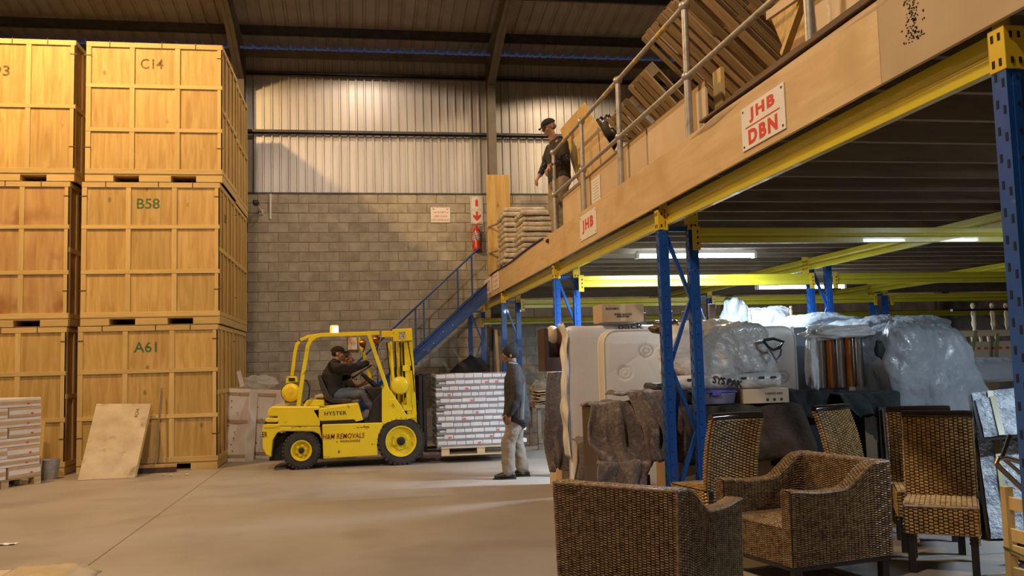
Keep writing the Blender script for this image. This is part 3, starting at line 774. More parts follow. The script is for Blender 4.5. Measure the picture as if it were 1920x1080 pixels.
# seat
fprism([(593,704),(599,703),(609,726),(617,742),(626,748),(659,749),(661,753),(655,757),(622,757),(610,752),(600,733)], .30, .78, 'seat', seatm, .02)
fprism([(612,755),(655,756),(655,760),(612,760)], .36, .7, 'seat_base', fblk, .004)
# steering column and wheel
c0 = fp(712, 731); c1 = fp(678, 701)
MB().tube([(c0[0], .52, c0[1]), (c1[0], .52, c1[1])], [.045,.03], 10).obj('steering_column', fblk, fk, smooth=True)
def ringpts(c, nrm, r, n=28):
    nrm = Vector(nrm).normalized(); u = nrm.cross(Vector((0,1,0))).normalized(); v = nrm.cross(u)
    return [Vector(c)+u*r*math.cos(2*PI*i/n)+v*r*math.sin(2*PI*i/n) for i in range(n+1)]
wc = fp(679, 697); WC = Vector((wc[0], .52, wc[1])); WN = Vector((-.55, 0, .84))
sw = MB().tube(ringpts(WC, WN, .19), .013, 8).obj('steering_wheel', fblk, fk, smooth=True)
sp = MB()
for a in (0, 2.1, 4.2):
    u = WN.cross(Vector((0,1,0))).normalized(); v = WN.cross(u); sp.tube([WC, WC+(u*math.cos(a)+v*math.sin(a))*.19], .011, 6)
sp.obj('wheel_spoke', fblk, sw)
# clipboard hanging from the guard
q0 = fp(649, 631); q1 = fp(672, 660)
cb = MB().b2((q0[0], .55, q1[1]), (q1[0], .565, q0[1])).obj('clipboard', mat('clipboard_brown', (.16,.09,.05), rough=.6), fk)
MB().b2((q0[0]+.015, .546, q1[1]+.05), (q1[0]-.02, .55, q0[1]-.0)).obj('paper', mat('pinkish_paper', (.72,.52,.44), (.68,.52,.46), rough=.8), cb)
MB().b2((q0[0]+.015, .544, q1[1]+.05), (q1[0]-.02, .546, q1[1]+.13)).obj('paper', whitep, cb)
# work lamps
lm = mat('lamp_copper', (.34,.14,.08), (.25,.10,.06), rough=.3, metal=.6)
for px, py, yy in ((684,642,.75),(710,637,.25)):
    q = fp(px, py); M4 = Matrix.Translation((q[0], yy, q[1])) @ Matrix.Rotation(PI/2+.2, 4, 'Y')
    o = MB().lathe([(.001,-.09),(.04,-.08),(.068,-.03),(.075,.02)], 18, M4, cap=False).obj('work_lamp', lm, fk, smooth=True)
    MB().lathe([(.072,.015),(.04,.028),(.001,.032)], 18, M4, cap=False).obj('lens', mat('lamp_glass', (.75,.68,.6), rough=.1), o, smooth=True)
    MB().bar((q[0]-.0, yy, q[1]-.06), (q[0]-.03, yy, q[1]-.14), .02, .02).obj('bracket', fblk, o)
# headlight drum, tilt cylinder
q = fp(750, 723); M4 = Matrix.Translation((q[0], .12, q[1])) @ Matrix.Rotation(PI/2, 4, 'X')
MB().lathe([(.001,.10),(.10,.10),(.125,.085),(.132,.05),(.135,-.02),(.125,-.10),(.001,-.12)], 30, M4, cap=False).obj('air_filter_drum', fy, fk, smooth=True)
MB().lathe([(.135,.045),(.141,.045),(.141,.03),(.135,.03)], 30, M4).obj('drum_band', fy, fk, smooth=True)
a = fp(752, 768); b = fp(768, 744)
MB().tube([(a[0],.2,a[1]), (b[0],.2,b[1])], .04, 12).obj('tilt_cylinder', fy, fk, smooth=True)
MB().tube([(fp(744,776)[0],.2,fp(744,776)[1]), (a[0],.2,a[1])], .02, 10).obj('cylinder_rod', chrome, fk, smooth=True)
MB().b2((b[0]-.05, .15, b[1]-.04), (b[0]+.07, .26, b[1]+.05)).obj('mast_clevis', fy, fk, bevel=.01)
# mast: two pairs of uprights, crossheads, chains, hoses
for yy in (.10, 1.0):
    fprism([(766,618),(773,617),(782,776),(783,812),(775,812)], yy, yy+.07, 'mast_rail', fy, .006)
    fprism([(757,620),(766,618),(774,775),(776,806),(765,806)], yy+.01, yy+.05, 'mast_rail', fy, .004)
    fprism([(731,640),(736,640),(744,770),(738,770)], yy+.03, yy+.07, 'mast_rail', fy, .004)
x0, z0 = fp(736, 636); x1, z1 = fp(773, 616)
fprism([(736,617),(773,615),(774,638),(738,640)], .06, .13, 'mast_head', fy, .008)
MB().b2((fp(737,620)[0], .1, fp(737,632)[1]), (fp(770,620)[0], 1.1, fp(770,618)[1])).obj('mast_crosshead', fy, fk, bevel=.008)
MB().b2((fp(716,620)[0], .16, fp(716,632)[1]), (fp(738,620)[0], .24, fp(716,620)[1])).obj('hose_reel_arm', fy, fk, bevel=.01)
pl_ = MB().b2((fp(748,622)[0], .053, fp(748,635)[1]), (fp(760,622)[0], .06, fp(748,622)[1])).obj('rating_plate', mat('rating_plate_grey', (.5,.5,.42), (.15,.15,.12), rough=.4, scale=60, lo=.45, hi=.55), fk)
for k, (xa, xb) in enumerate(((742,746),(747,752),(753,757),(760,764),(728,734))):
    a = fp(xa, 640); b = fp(xb, 764 if k < 4 else 705); m = MB().tube([(a[0], .3+.12*k, a[1]), (b[0], .3+.12*k, b[1])], .014 if k % 2 else .01, 8); m.obj('hydraulic_hose' if k % 2 else 'lift_chain', fblk, fk, smooth=True)
m = MB().tube([(fp(765,640)[0],.08,fp(765,640)[1]), (fp(772,680)[0],.07,fp(772,680)[1]), (fp(778,735)[0],.08,fp(778,735)[1])], .008, 6).obj('hydraulic_hose', fblk, fk, smooth=True)
for k, xx in enumerate((745, 755)):
    a = fp(xx, 640); b = fp(xx+9, 800); MB().tube([(a[0], .4+.3*k, a[1]), (b[0], .4+.3*k, b[1])], .035, 12).obj('lift_cylinder', fy, fk, smooth=True)
for py in (690, 765):
    MB().b2((fp(756,py)[0], .1, fp(756,py)[1]-.05), (fp(775,py)[0], 1.05, fp(756,py)[1]+.04)).obj('mast_cross_member', fy, fk, bevel=.006)
# carriage with backrest and forks
MB().b2((fp(783,700)[0], .1, fp(783,845)[1]+.05), (fp(792,700)[0], 1.08, fp(783,752)[1])).obj('carriage', fblk, fk, bevel=.006)
for yy in (.08, .30, .55, .80, 1.05):
    MB().b2((fp(786,700)[0], yy, .12), (fp(789,700)[0]+.02, yy+.05, fp(786,701)[1])).obj('load_backrest_bar', fblk, fk, bevel=.004)
MB().b2((fp(783,700)[0], .08, fp(786,704)[1]), (fp(808,700)[0], 1.10, fp(786,700)[1])).obj('load_backrest_bar', fblk, fk, bevel=.004)
MB().b2((fp(792,700)[0]+.01, .09, .30), (fp(800,700)[0], .10+.9, fp(786,703)[1])).obj('load_backrest_plate', fblk, fk, bevel=.004)
FORKX = fp(803, 840)[0]
for yy in (.25, .82):
    MB().b2((FORKX-.05, yy, .06), (FORKX, yy+.12, .62)).b2((FORKX, yy, .06), (FORKX+.85, yy+.12, .095)).obj('fork', fblk, fk, bevel=.004)
# lettering
def decal(txt, px, py, h, w, m_, y=-.002, parent=None, shear=0):
    q = fp(px, py); m = text_mb(txt, h, ex=.0015, bold=.012, spacing=1.08, width=w, shear=shear); xf(m, Matrix.Translation((q[0], y, q[1]))); return m.obj('lettering', m_, fk)
decal('HYSTER', 629, 775, .058, .33, fblk, y=.019)
decal('ER', 496, 815, .075, .075, fblk, y=.027)
decal('H&M REMOVALS', 644.5, 817.5, .08, .62, inkm, shear=.15)
decal('»  WORLDWIDE', 653, 827, .035, .36, inkm, shear=.15)
fs = MB()
rg = random.Random(2)
for px, py, w, h in ((672,802,.12,.018),(683,801,.14,.02),(635,846,.03,.05),(700,833,.05,.02),(612,856,.08,.012),(560,801,.2,.012)):
    q = fp(px, py)
    for k in range(7): fs.box((q[0]+rg.uniform(-w,w)*.5, -.0005 if px > 604 else .0285, q[1]+rg.uniform(-h,h)*.5), (w*rg.uniform(.08,.3), .002, h*rg.uniform(.2,.6)))
tag(fs.obj('chipped_paint', mat('bare_metal_chips', (.16,.11,.05), rough=.8), fk), kind='stuff')
MB().b2((fp(485,0)[0]+.1, .3, .12), (fp(600,0)[0], .9, .5)).obj('axle_housing', fblk, fk, bevel=.01)
MB().cyl((fp(752,827)[0], .1, .36), (fp(752,827)[0], 1.2, .36), .08, 12).obj('front_axle', fblk, fk)
# ================================================================== PEOPLE
skin = mat('brown_skin', (.20,.095,.05), (.25,.12,.065), rough=.5, scale=8)
skin2 = mat('tan_skin', (.36,.19,.11), (.42,.23,.14), rough=.5, scale=8)
jblack = mat('black_jacket_cloth', (.010,.009,.010), (.018,.016,.017), rough=.85, scale=6, bump=.2, bscale=14)
jnavy = mat('charcoal_jacket_cloth', (.020,.018,.021), (.030,.027,.031), rough=.8, scale=4, bump=.2, bscale=10)
jgrey = mat('grey_jacket_panel', (.085,.085,.09), (.12,.12,.125), rough=.8, scale=6)
trous = mat('grey_trousers', (.20,.17,.14), (.26,.22,.18), rough=.85, scale=5, bump=.3, bscale=8)
jeans = mat('blue_jeans', (.075,.10,.17), (.13,.155,.23), rough=.85, scale=7, bump=.3, bscale=10)
shoem = mat('black_shoe', (.012,.010,.010), rough=.35)
hairm = mat('dark_hair', (.02,.015,.012), rough=.9)
hair_grey = mat('grey_stubble_hair', (.16,.12,.09), rough=.9)
def limb(m, pts, rad, side=(0,1,0), seg=14):
    """tapering elliptical limb; rad entries are r or (r along side, r across)"""
    pts = [Vector(p) for p in pts]; n = len(pts); R_ = [(r, r) if not isinstance(r, tuple) else r for r in rad]
    rings = []; side = Vector(side)
    def ring(c, d, ra, rb):
        s = (side - d*side.dot(d)); s = s.normalized() if s.length > .05 else d.orthogonal().normalized(); o = d.cross(s)
        return [c + s*ra*math.cos(2*PI*k/seg) + o*rb*math.sin(2*PI*k/seg) for k in range(seg)]
    for i in range(n):
        d = (pts[min(i+1, n-1)]-pts[max(i-1, 0)]).normalized(); ra, rb = R_[i]; e = min(ra, rb)
        if i == 0:
            for q in (.95, .7, .35): c = math.sqrt(max(1-q*q, 0)); rings.append(ring(pts[0]-d*e*q, d, ra*max(c,.25), rb*max(c,.25)))
        rings.append(ring(pts[i], d, ra, rb))
        if i == n-1:
            for q in (.35, .7, .95): c = math.sqrt(max(1-q*q, 0)); rings.append(ring(pts[-1]+d*e*q, d, ra*max(c,.25), rb*max(c,.25)))
    return m.loft(rings)
def fuse(m, name, mt, parent, vox=.010, it=4, tex=0):
    o = m.obj(name, mt, parent)
    r = o.modifiers.new('r', 'REMESH'); r.mode = 'VOXEL'; r.voxel_size = vox; r.use_smooth_shade = True
    s = o.modifiers.new('s', 'SMOOTH'); s.factor = .6; s.iterations = it
    if tex:
        tx = bpy.data.textures.new('folds', 'CLOUDS'); tx.noise_scale = .11
        d = o.modifiers.new('d', 'DISPLACE'); d.texture = tx; d.strength = tex; d.mid_level = .5; d.texture_coords = 'LOCAL'
    return o
def head(m, c, yaw=0, pitch=0, k=1.0):
    """adds skull, jaw, nose, brow, lips, ears; returns its matrix (x forward)"""
    M4 = Matrix.Translation(c) @ Matrix.Rotation(yaw, 4, 'Z') @ Matrix.Rotation(pitch, 4, 'Y')
    def b(p, r): m.ball(M4 @ Vector(p), r, 14, 9, (M4.to_3x3()))
    b((-.012,0,.028), (.098*k,.076*k,.092*k)); b((.022,0,-.035), (.070*k,.060*k,.080*k)); b((.050,0,-.085), (.038,.034,.030))
    b((.088,0,.018), (.020,.046,.014)); b((.104,0,-.014), (.022,.013,.026)); b((.112,0,-.026), (.014,.018,.012))
    b((.092,0,-.054), (.016,.028,.009)); b((.089,0,-.067), (.015,.024,.009))
    for s in (-1, 1):
        b((-.004, s*.080, -.008), (.020,.010,.032)); b((.066, s*.042, -.022), (.030,.022,.026))
    return M4
def face_parts(M4, root, hr, k=1.0):
    for s in (-1, 1):
        MB().ball(M4 @ Vector((.086, s*.032, .004)), (.010,.014,.009), 10, 6).obj('eye', mat('eye', (.5,.45,.4), rough=.2) if 'eye' not in bpy.data.materials else bpy.data.materials['eye'], root, smooth=True)
        MB().ball(M4 @ Vector((.094, s*.032, .004)), (.005,.006,.006), 8, 5).obj('pupil', hairm, root, smooth=True)
def hand(m, w, d, up, k=1.0, curl=.5, mirror=1):
    """w wrist, d pointing direction of hand, up = back-of-hand normal"""
    d = Vector(d).normalized(); up = Vector(up); up = (up-d*up.dot(d)).normalized(); s = d.cross(up)*mirror; w = Vector(w)
    limb(m, [w, w+d*.045*k, w+d*.088*k], [(.024*k,.019*k),(.040*k,.016*k),(.041*k,.014*k)], s)
    for i, (o, L) in enumerate(((-.031,.068),(-.0105,.078),(.0105,.073),(.031,.056))):
        p = w+d*.088*k+s*o*k; c1 = curl*.7; c2 = curl*1.6
        q = p+(d*math.cos(c1)-up*math.sin(c1))*L*.55*k; r = q+(d*math.cos(c2)-up*math.sin(c2))*L*.5*k
        limb(m, [p, q, r], [.0098*k,.009*k,.0075*k], s, 8)
    p = w+d*.025*k-s*.03*k; q = p+(d*.6-s*.75-up*.2).normalized()*.042*k; r = q+(d*.95-s*.15-up*.4).normalized()*.034*k
    limb(m, [p, q, r], [.014*k,.0115*k,.009*k], up, 8)
def cap(M4, root, mt, back=False, k=1.0):
    m = MB()
    def dome(u, v):
        a = 2*PI*u; b = PI/2*v; r = 1
        return M4 @ Vector((-.008+.108*k*math.cos(a)*math.cos(b), .088*k*math.sin(a)*math.cos(b), .040+.078*k*math.sin(b)+(.012 if v == 0 else 0)*0))
    m.grid(dome, 24, 8)
    o = m.obj('cap', mt, root, smooth=True, solid=.008)
    br = MB().grid(lambda u, v: M4 @ Vector((.075*k+.088*v*(1-.55*(2*u-1)**2), (2*u-1)*.075, .046-.022*v-.018*(2*u-1)**2)), 12, 6)
    br.obj('cap_brim', mt, root, smooth=True, solid=.005)
    MB().ball(M4 @ Vector((-.008, 0, .118)), (.008,.008,.005), 8, 5).obj('cap_button', mt, root, smooth=True)
# ---- man standing on the floor, facing left
ft = aZ(960, 897); 
man = thing('person', 'man in black beanie and dark jacket standing on the floor by the wrapped load', 'person', (ft.x+.06, ft.y+.05, 0), rz=PI-.12)
b = MB()
HC = Vector((.035, 0, 1.615)); M4 = head(b, HC)
limb(b, [(-.01,0,1.42),(.0,0,1.50),(.01,0,1.56)], [.060,.055,.056])
limb(b, [(-.02,0,.92),(-.02,0,1.10),(-.01,0,1.28),(-.02,0,1.40)], [(.15,.10),(.14,.10),(.17,.11),(.15,.085)])
for s, fx, hx in ((1, .13, .02), (-1, -.07, -.02)):
    y = .095*s; kx = (fx+hx)/2+.02
    limb(b, [(-.01,y,.92),(kx,y*1.02,.50),(fx-.03,y*1.05,.09)], [.088,.058,.040])
    limb(b, [(fx-.04,y*1.08,.05),(fx+.12,y*1.2,.035)], [.035,.03])
ARM = {}
for s in (1, -1):
    sh = Vector((-.02, .18*s, 1.385)); el = Vector((-.03 if s > 0 else -.02, .235*s, 1.09)); wr = Vector((.075, .225*s, .85))
    limb(b, [sh, el, wr], [.050,.040,.028]); hand(b, wr, (.25,-.03*s,-1), (0,s,0), .98, .55, mirror=-s)
fuse(b, 'body', skin, man, .008, 3)
face_parts(M4, man, hairm)
j = MB()
limb(j, [(-.035,0,.80),(-.035,0,.98),(-.02,0,1.16),(-.015,0,1.32),(-.02,0,1.41)], [(.225,.185),(.215,.165),(.205,.150),(.200,.132),(.145,.105)])
limb(j, [(-.012,0,1.44),(.002,0,1.475)], [.082,.076])
for s in (1, -1):
    limb(j, [(-.025,.165*s,1.375),(-.03,.235*s,1.26),(-.035 if s > 0 else -.025,.262*s,1.09),(.03,.255*s,.96),(.07,.235*s,.875)], [.085,.082,.075,.070,.058])
jk = fuse(j, 'jacket', jnavy, man, .011, 4, .022)
for s in (1, -1):
    gp = MB(); gp.grid(lambda u, v: (-.115+.075*u-.0-.03*v, s*(.165+.045*(1-v)+.018*math.sin(u*PI)), .76+.50*v*(1-.15*u)), 6, 12)
    fuse2 = gp.obj('side_panel', jgrey, jk, smooth=True, solid=.02, sub=1)
cb_ = MB().tube([(.03+.06*math.cos(a)-.03, .062*math.sin(a), 1.502+.012*math.cos(a)) for a in [2*PI*i/20 for i in range(21)]], .014, 8).obj('shirt_collar', mat('light_blue_collar', (.20,.25,.34), rough=.8), man, smooth=True)
t_ = MB()
limb(t_, [(-.02,0,.90),(-.02,0,.80)], [(.165,.125),(.165,.128)])
for s, fx, hx in ((1, .13, .02), (-1, -.07, -.02)):
    y = .10*s; kx = (fx+hx)/2+.015
    limb(t_, [(-.015,y*.85,.86),(-.005+hx*.5,y,.70),(kx,y*1.1,.46),(fx-.03,y*1.2,.12)], [(.105,.125),(.10,.112),(.088,.093),(.085,.088)])
fuse(t_, 'trousers', trous, man, .011, 4, .030)
for s, fx in ((1, .13), (-1, -.07)):
    sh = MB(); y = .115*s
    limb(sh, [(fx-.085,y,.045),(fx+.02,y,.055),(fx+.13,y,.036)], [(.042,.044),(.047,.046),(.045,.030)])
    limb(sh, [(fx-.05,y,.08),(fx-.04,y,.115)], [.05,.046])
    so = fuse(sh, 'shoe', shoem, man, .007, 3)
    MB().prism([(fx-.13,y-.045),(fx+.10,y-.05),(fx+.175,y-.02),(fx+.175,y+.02),(fx+.10,y+.05),(fx-.13,y+.045)], 0, .018, 'z').obj('sole', fblk, so, bevel=.006)
bn = MB()
limb(bn, [HC+Vector((-.02,0,.035)), HC+Vector((-.028,0,.10)), HC+Vector((-.05,0,.135))], [(.090,.108),(.078,.092),(.045,.05)])
limb(bn, [HC+Vector((-.012,0,.030)), HC+Vector((-.014,0,.055))], [(.092,.112),(.091,.111)])
fuse(bn, 'beanie', jblack, man, .008, 3)
# ---- driver, seated on the forklift
dpos = fk.location + Vector((fp(618,750)[0], .54, fp(618,750)[1]))
drv = thing('person', 'forklift driver in black jacket, black cap and blue jeans, seated at the wheel', 'person', dpos)
def dl(px, py, dy=.5): q = aY(px, py, FY+dy)-drv.location; return Vector((q.x, 0, q.z))
hip = dl(627,741); chest = dl(624,705); neck = dl(629,681); hd = dl(634,663)
kn = dl(681,738,.3); an = dl(704,773,.3)
b = MB(); M4d = head(b, hd, yaw=-.1, pitch=-.02)
limb(b, [neck+Vector((0,0,-.03)), hd+Vector((-.01,0,-.06))], [.06,.055])
limb(b, [hip, (hip+chest)/2, chest+Vector((0,0,.03)), neck+Vector((0,0,-.05))], [(.15,.11),(.14,.105),(.18,.12),(.14,.085)])
hs_ = {-1: dl(696,681,.4), 1: dl(662,705,.8)}
for s in (-1, 1):
    limb(b, [hip+Vector((0,.09*s,0)), kn+Vector((0,.13*s,0)), an+Vector((0,.13*s,0))], [.085,.060,.04])
    limb(b, [an+Vector((-.02,.13*s,-.06)), an+Vector((.12,.14*s,-.07))], [.035,.03])
    sh = neck+Vector((.0,.18*s,-.06)); h_ = hs_[s]+Vector((-.05,.14*s,0)); el = (sh+h_)/2+Vector((0,.06*s,-.05 if s < 0 else -.10))
    limb(b, [sh, el, h_], [.05,.042,.028]); hand(b, h_, (1,-.2*s,-.15), (0,.2*s,1), .95, .9, mirror=s)
fuse(b, 'body', skin2, drv, .009, 3); face_parts(M4d, drv, hairm)
j = MB()
limb(j, [hip+Vector((-.02,0,-.0)), hip*.5+chest*.5+Vector((-.02,0,0)), chest+Vector((-.01,0,.03)), neck+Vector((-.02,0,-.05))], [(.20,.155),(.20,.165),(.215,.165),(.15,.11)])
limb(j, [neck+Vector((-.01,0,-.04)), neck+Vector((.0,0,.01))], [.088,.08])
for s in (-1, 1):
    sh = neck+Vector((-.0,.17*s,-.075)); h_ = hs_[s]+Vector((-.07,.14*s,0)); el = (sh+h_)/2+Vector((0,.07*s,-.05 if s < 0 else -.10))
    limb(j, [sh, (sh+el)/2+Vector((0,.01*s,0)), el, h_], [.088,.082,.073,.052])
fuse(j, 'jacket', jblack, drv, .011, 4, .02)
t_ = MB(); limb(t_, [hip+Vector((-.02,0,-.0)), hip+Vector((.06,0,-.01))], [(.18,.12),(.17,.11)])
for s in (-1, 1): limb(t_, [hip+Vector((.02,.09*s,-.0)), (hip+kn)/2+Vector((0,.11*s,.01)), kn+Vector((0,.13*s,-.01)), (kn+an)/2+Vector((.0,.13*s,0)), an+Vector((-.0,.13*s,0))], [.108,.098,.085,.078,.068])
fuse(t_, 'jeans', jeans, drv, .011, 4, .02)
for s in (-1, 1):
    sh_ = MB(); limb(sh_, [an+Vector((-.05,.13*s,-.06)), an+Vector((.06,.135*s,-.055)), an+Vector((.16,.14*s,-.07))], [(.045,.05),(.05,.05),(.045,.032)]); fuse(sh_, 'shoe', shoem, drv, .008, 3)
cap(M4d, drv, jblack)
hr = MB(); hr.ball(M4d @ Vector((-.035,0,.005)), (.072,.080,.055), 14, 8); hr.obj('hair', hairm, drv, smooth=True)
# ---- person standing beyond the forklift, arms reaching forward
pb = aY(648, 674, FY+1.75)
by_ = thing('person', 'person in dark T-shirt standing beyond the forklift, bare arms reaching forward', 'person', (pb.x, pb.y, 0), rz=0.0)
HH = pb.z
b = MB(); M4b = head(b, Vector((.03,0,HH)), yaw=-.25)
limb(b, [(0,0,HH-.20),(.01,0,HH-.07)], [.062,.056])
limb(b, [(-.03,0,HH-.72),(-.02,0,HH-.5),(0,0,HH-.32),(-.01,0,HH-.21)], [(.15,.10),(.145,.10),(.175,.115),(.15,.08)])
for s in (-1, 1):
    limb(b, [(-.02,.09*s,HH-.72),(.02,.10*s,.48),(.0,.11*s,.09)], [.088,.058,.04]); limb(b, [(-.02,.11*s,.05),(.14,.12*s,.035)], [.035,.03])
    sh = Vector((0,.18*s,HH-.26)); el = Vector((.12,.24*s,HH-.50)) if s > 0 else Vector((.20,-.24,HH-.46)); wr = Vector((.38,.15*s,HH-.40)) if s > 0 else Vector((.43,-.16,HH-.30))
    limb(b, [sh, el, wr], [.05,.042,.028]); hand(b, wr, (1,0,.35), (0,0,1), .98, .8, mirror=s)
fuse(b, 'body', skin, by_, .010, 3); face_parts(M4b, by_, hairm)
j = MB(); limb(j, [(-.03,0,HH-.78),(-.02,0,HH-.5),(0,0,HH-.33),(-.01,0,HH-.22)], [(.185,.13),(.18,.13),(.195,.14),(.15,.095)])
for s in (-1, 1):
    sh = Vector((0,.17*s,HH-.27)); el = Vector((.10,.23*s,HH-.44)); limb(j, [sh, el], [.075,.062])
fuse(j, 'tshirt', jnavy, by_, .012, 3, .015)
t_ = MB(); limb(t_, [(-.03,0,HH-.74),(-.03,0,HH-.86)], [(.165,.125),(.165,.13)])
for s in (-1, 1): limb(t_, [(-.02,.09*s,HH-.84),(.02,.105*s,.5),(.0,.115*s,.12)], [.11,.085,.075])
fuse(t_, 'jeans', jeans, by_, .012, 3, .02)
for s in (-1, 1):
    sh_ = MB(); limb(sh_, [(-.07,.115*s,.045),(.02,.118*s,.055),(.14,.12*s,.035)], [(.042,.042),(.047,.046),(.045,.03)]); fuse(sh_, 'shoe', shoem, by_, .009, 3)
hr = MB(); hr.ball(M4b @ Vector((-.02,0,.045)), (.098,.082,.085), 14, 8); hr.obj('hair', hairm, by_, smooth=True)
# ---- man up on the platform, looking down to the left
DZ = 3.112
mp_ = aY(1040, 440, 12.5)
up_man = thing('person', 'man in black cap and dark T-shirt standing on the platform behind the handrail', 'person', (mp_.x-.02, 12.15, DZ), rz=PI+.25)
b = MB(); hz = 1.655
HC2 = Vector((.10, 0, hz)); M4u = head(b, HC2, pitch=.42)
limb(b, [(.01,0,1.44),(.05,0,1.52),(.08,0,1.60)], [.062,.056,.056])
limb(b, [(-.03,0,.95),(-.03,0,1.12),(-.01,0,1.30),(.0,0,1.42)], [(.15,.105),(.145,.11),(.18,.12),(.15,.085)])
legs = ((1, .10), (-1, -.10))
for s, fx in legs:
    limb(b, [(-.02,.09*s,.94),(fx*.4+.03,.10*s,.50),(fx-.03,.11*s,.09)], [.09,.06,.04]); limb(b, [(fx-.04,.11*s,.05),(fx+.12,.12*s,.035)], [.035,.03])
arms = {1: (Vector((-.01,.19,1.40)), Vector((-.02,.27,1.14)), Vector((.22,.22,1.05))), -1: (Vector((-.01,-.19,1.40)), Vector((.06,-.25,1.17)), Vector((.18,-.18,1.0)))}
for s, (sh, el, wr) in arms.items():
    limb(b, [sh, el, wr], [.052,.043,.029]); hand(b, wr, (.55,0,-.8), (.5,0,.4), 1.0, .7, mirror=s)
fuse(b, 'body', skin2, up_man, .008, 3); face_parts(M4u, up_man, hairm)
j = MB(); limb(j, [(-.04,0,.90),(-.04,0,1.10),(-.02,0,1.28),(-.01,0,1.42)], [(.20,.155),(.195,.155),(.205,.155),(.15,.10)])
for s, (sh, el, wr) in arms.items(): limb(j, [sh+Vector((0,-.01*s,-.01)), sh*.35+el*.65], [.080,.070])
tsh = mat('black_tshirt', (.030,.024,.020), (.045,.036,.030), rough=.85, scale=5)
fuse(j, 'tshirt', tsh, up_man, .011, 3, .018)
psm = mat('patterned_sleeve', (.02,.02,.04), (.30,.28,.30), rough=.8, scale=42, lo=.60, hi=.66)
for s, (sh, el, wr) in arms.items():
    sl = MB(); limb(sl, [sh*.3+el*.7, el, el*.2+wr*.8], [.057,.055,.042]); fuse(sl, 'sleeve', psm, up_man, .009, 2)
t_ = MB(); limb(t_, [(-.03,0,.95),(-.03,0,.86)], [(.17,.135),(.17,.14)])
for s, fx in legs: limb(t_, [(-.03,.09*s,.88),(fx*.3+.02,.105*s,.52),(fx-.03,.115*s,.12)], [.118,.096,.088])
fuse(t_, 'trousers', mat('khaki_grey_trousers', (.24,.195,.14), (.31,.25,.18), rough=.85, scale=5), up_man, .011, 3, .03)
for s, fx in legs:
    sh_ = MB(); limb(sh_, [(fx-.085,.115*s,.045),(fx+.02,.118*s,.055),(fx+.13,.12*s,.036)], [(.042,.044),(.047,.046),(.045,.03)]); fuse(sh_, 'shoe', shoem, up_man, .008, 3)
cap(M4u, up_man, jblack)
hr = MB(); hr.ball(M4u @ Vector((-.03,0,.0)), (.078,.082,.06), 14, 8); hr.obj('hair', hair_grey, up_man, smooth=True)
# ================================================================== PALLET LOAD ON THE FORKS
packw = mat('glossy_white_pack', (.72,.70,.72), (.62,.60,.63), rough=.25, scale=9, rand=.05, coat=.4)
greyp = mat('grey_layer_pad', (.16,.17,.20), (.24,.25,.28), rough=.35, scale=5)
LX = aY(818, 850, 14.1).x; LY = 14.06
pbx = low_pallet('pallet', 'pale wooden pallet lifted on the forks under the wrapped white packs', (LX+.08, LY, .115), 0.0, L=1.22, W=1.0, wm=wood('pale_pallet_wood', (.62,.47,.27), (.50,.36,.19), 'x', 3, rand=.1, knots=False), wmy=None)
z = .115+.131; rg = random.Random(5)
for k in range(12):
    off = (0.0, .10, .14, .06)[k % 4]+rg.uniform(-.02,.02) if k < 11 else 0
    xr = 1.30 + (.10 if k in (0, 2) else .0) + rg.uniform(-.02,.03)
    t = thing('pack_layer', 'layer of glossy white packs on the lifted pallet, %s' % ('topmost, bulging under the film' if k == 11 else 'lowest, resting on the pallet boards' if k == 0 else 'number %s up from the pallet' % ('','two','three','four','five','six','seven','eight','nine','ten','eleven')[k]), 'package', (LX+.02, LY+.02, z), group='white packs stacked on the lifted pallet')
    h = .093
    MB().b2((0, .02, 0), (xr-.06, .96, .034)).obj('layer_pad', greyp, t, bevel=.004)
    x = off; ww = .145
    while x < xr-.04:
        w_ = min(ww*rg.choice((1,1,1.3,.8)), xr-x)
        dz = rg.uniform(-.004,.004)+(.012*math.sin(x*4) if k == 11 else 0)
        MB().b2((x+.003, rg.uniform(-.008,.006), .030), (x+w_-.003, .97, .088+dz)).obj('pack', packw, t, bevel=.008)
        x += w_
    if k != 11:
        for q in range(rg.choice((0,1,1,2))):
            x = rg.uniform(off+.05, xr-.3); MB().b2((x, -.012, .040), (x+.045, -.008, .068)).obj('red_label', redp, t)
    MB().b2((-.005 if k % 2 else .04, .03, .036), (off+.02, .9, .066)).obj('side_pack', packw, t, bevel=.008)
    z += h
# film around the load
def skirt(u, v):
    per = [(-.02,-.03),(1.28,-.03),(1.28,1.0),(-.02,1.0),(-.02,-.03)]; s = u*4; i = min(int(s), 3); f = s-i
    a, b_ = per[i], per[i+1]; x = a[0]+(b_[0]-a[0])*f; y = a[1]+(b_[1]-a[1])*f
    n = .018*noise.noise(Vector((x*5, y*5, v*9)))
    return (LX+.03+x+n, LY+y+n-.004, .22+v*(z-.21)+.02*noise.noise(Vector((x*6, y*6, 1)))*v)
o = MB().grid(skirt, 90, 30).obj('stretch_film', mat('load_film', (.80,.80,.84), rough=.12, alpha=.12), smooth=True, ang=180); tag(o, 'clear stretch film wound around the white packs on the lifted pallet', 'plastic')
for f_ in [c for c in COL.objects if c.parent == fk and c.name.startswith('fork')]: f_.location.z = .095
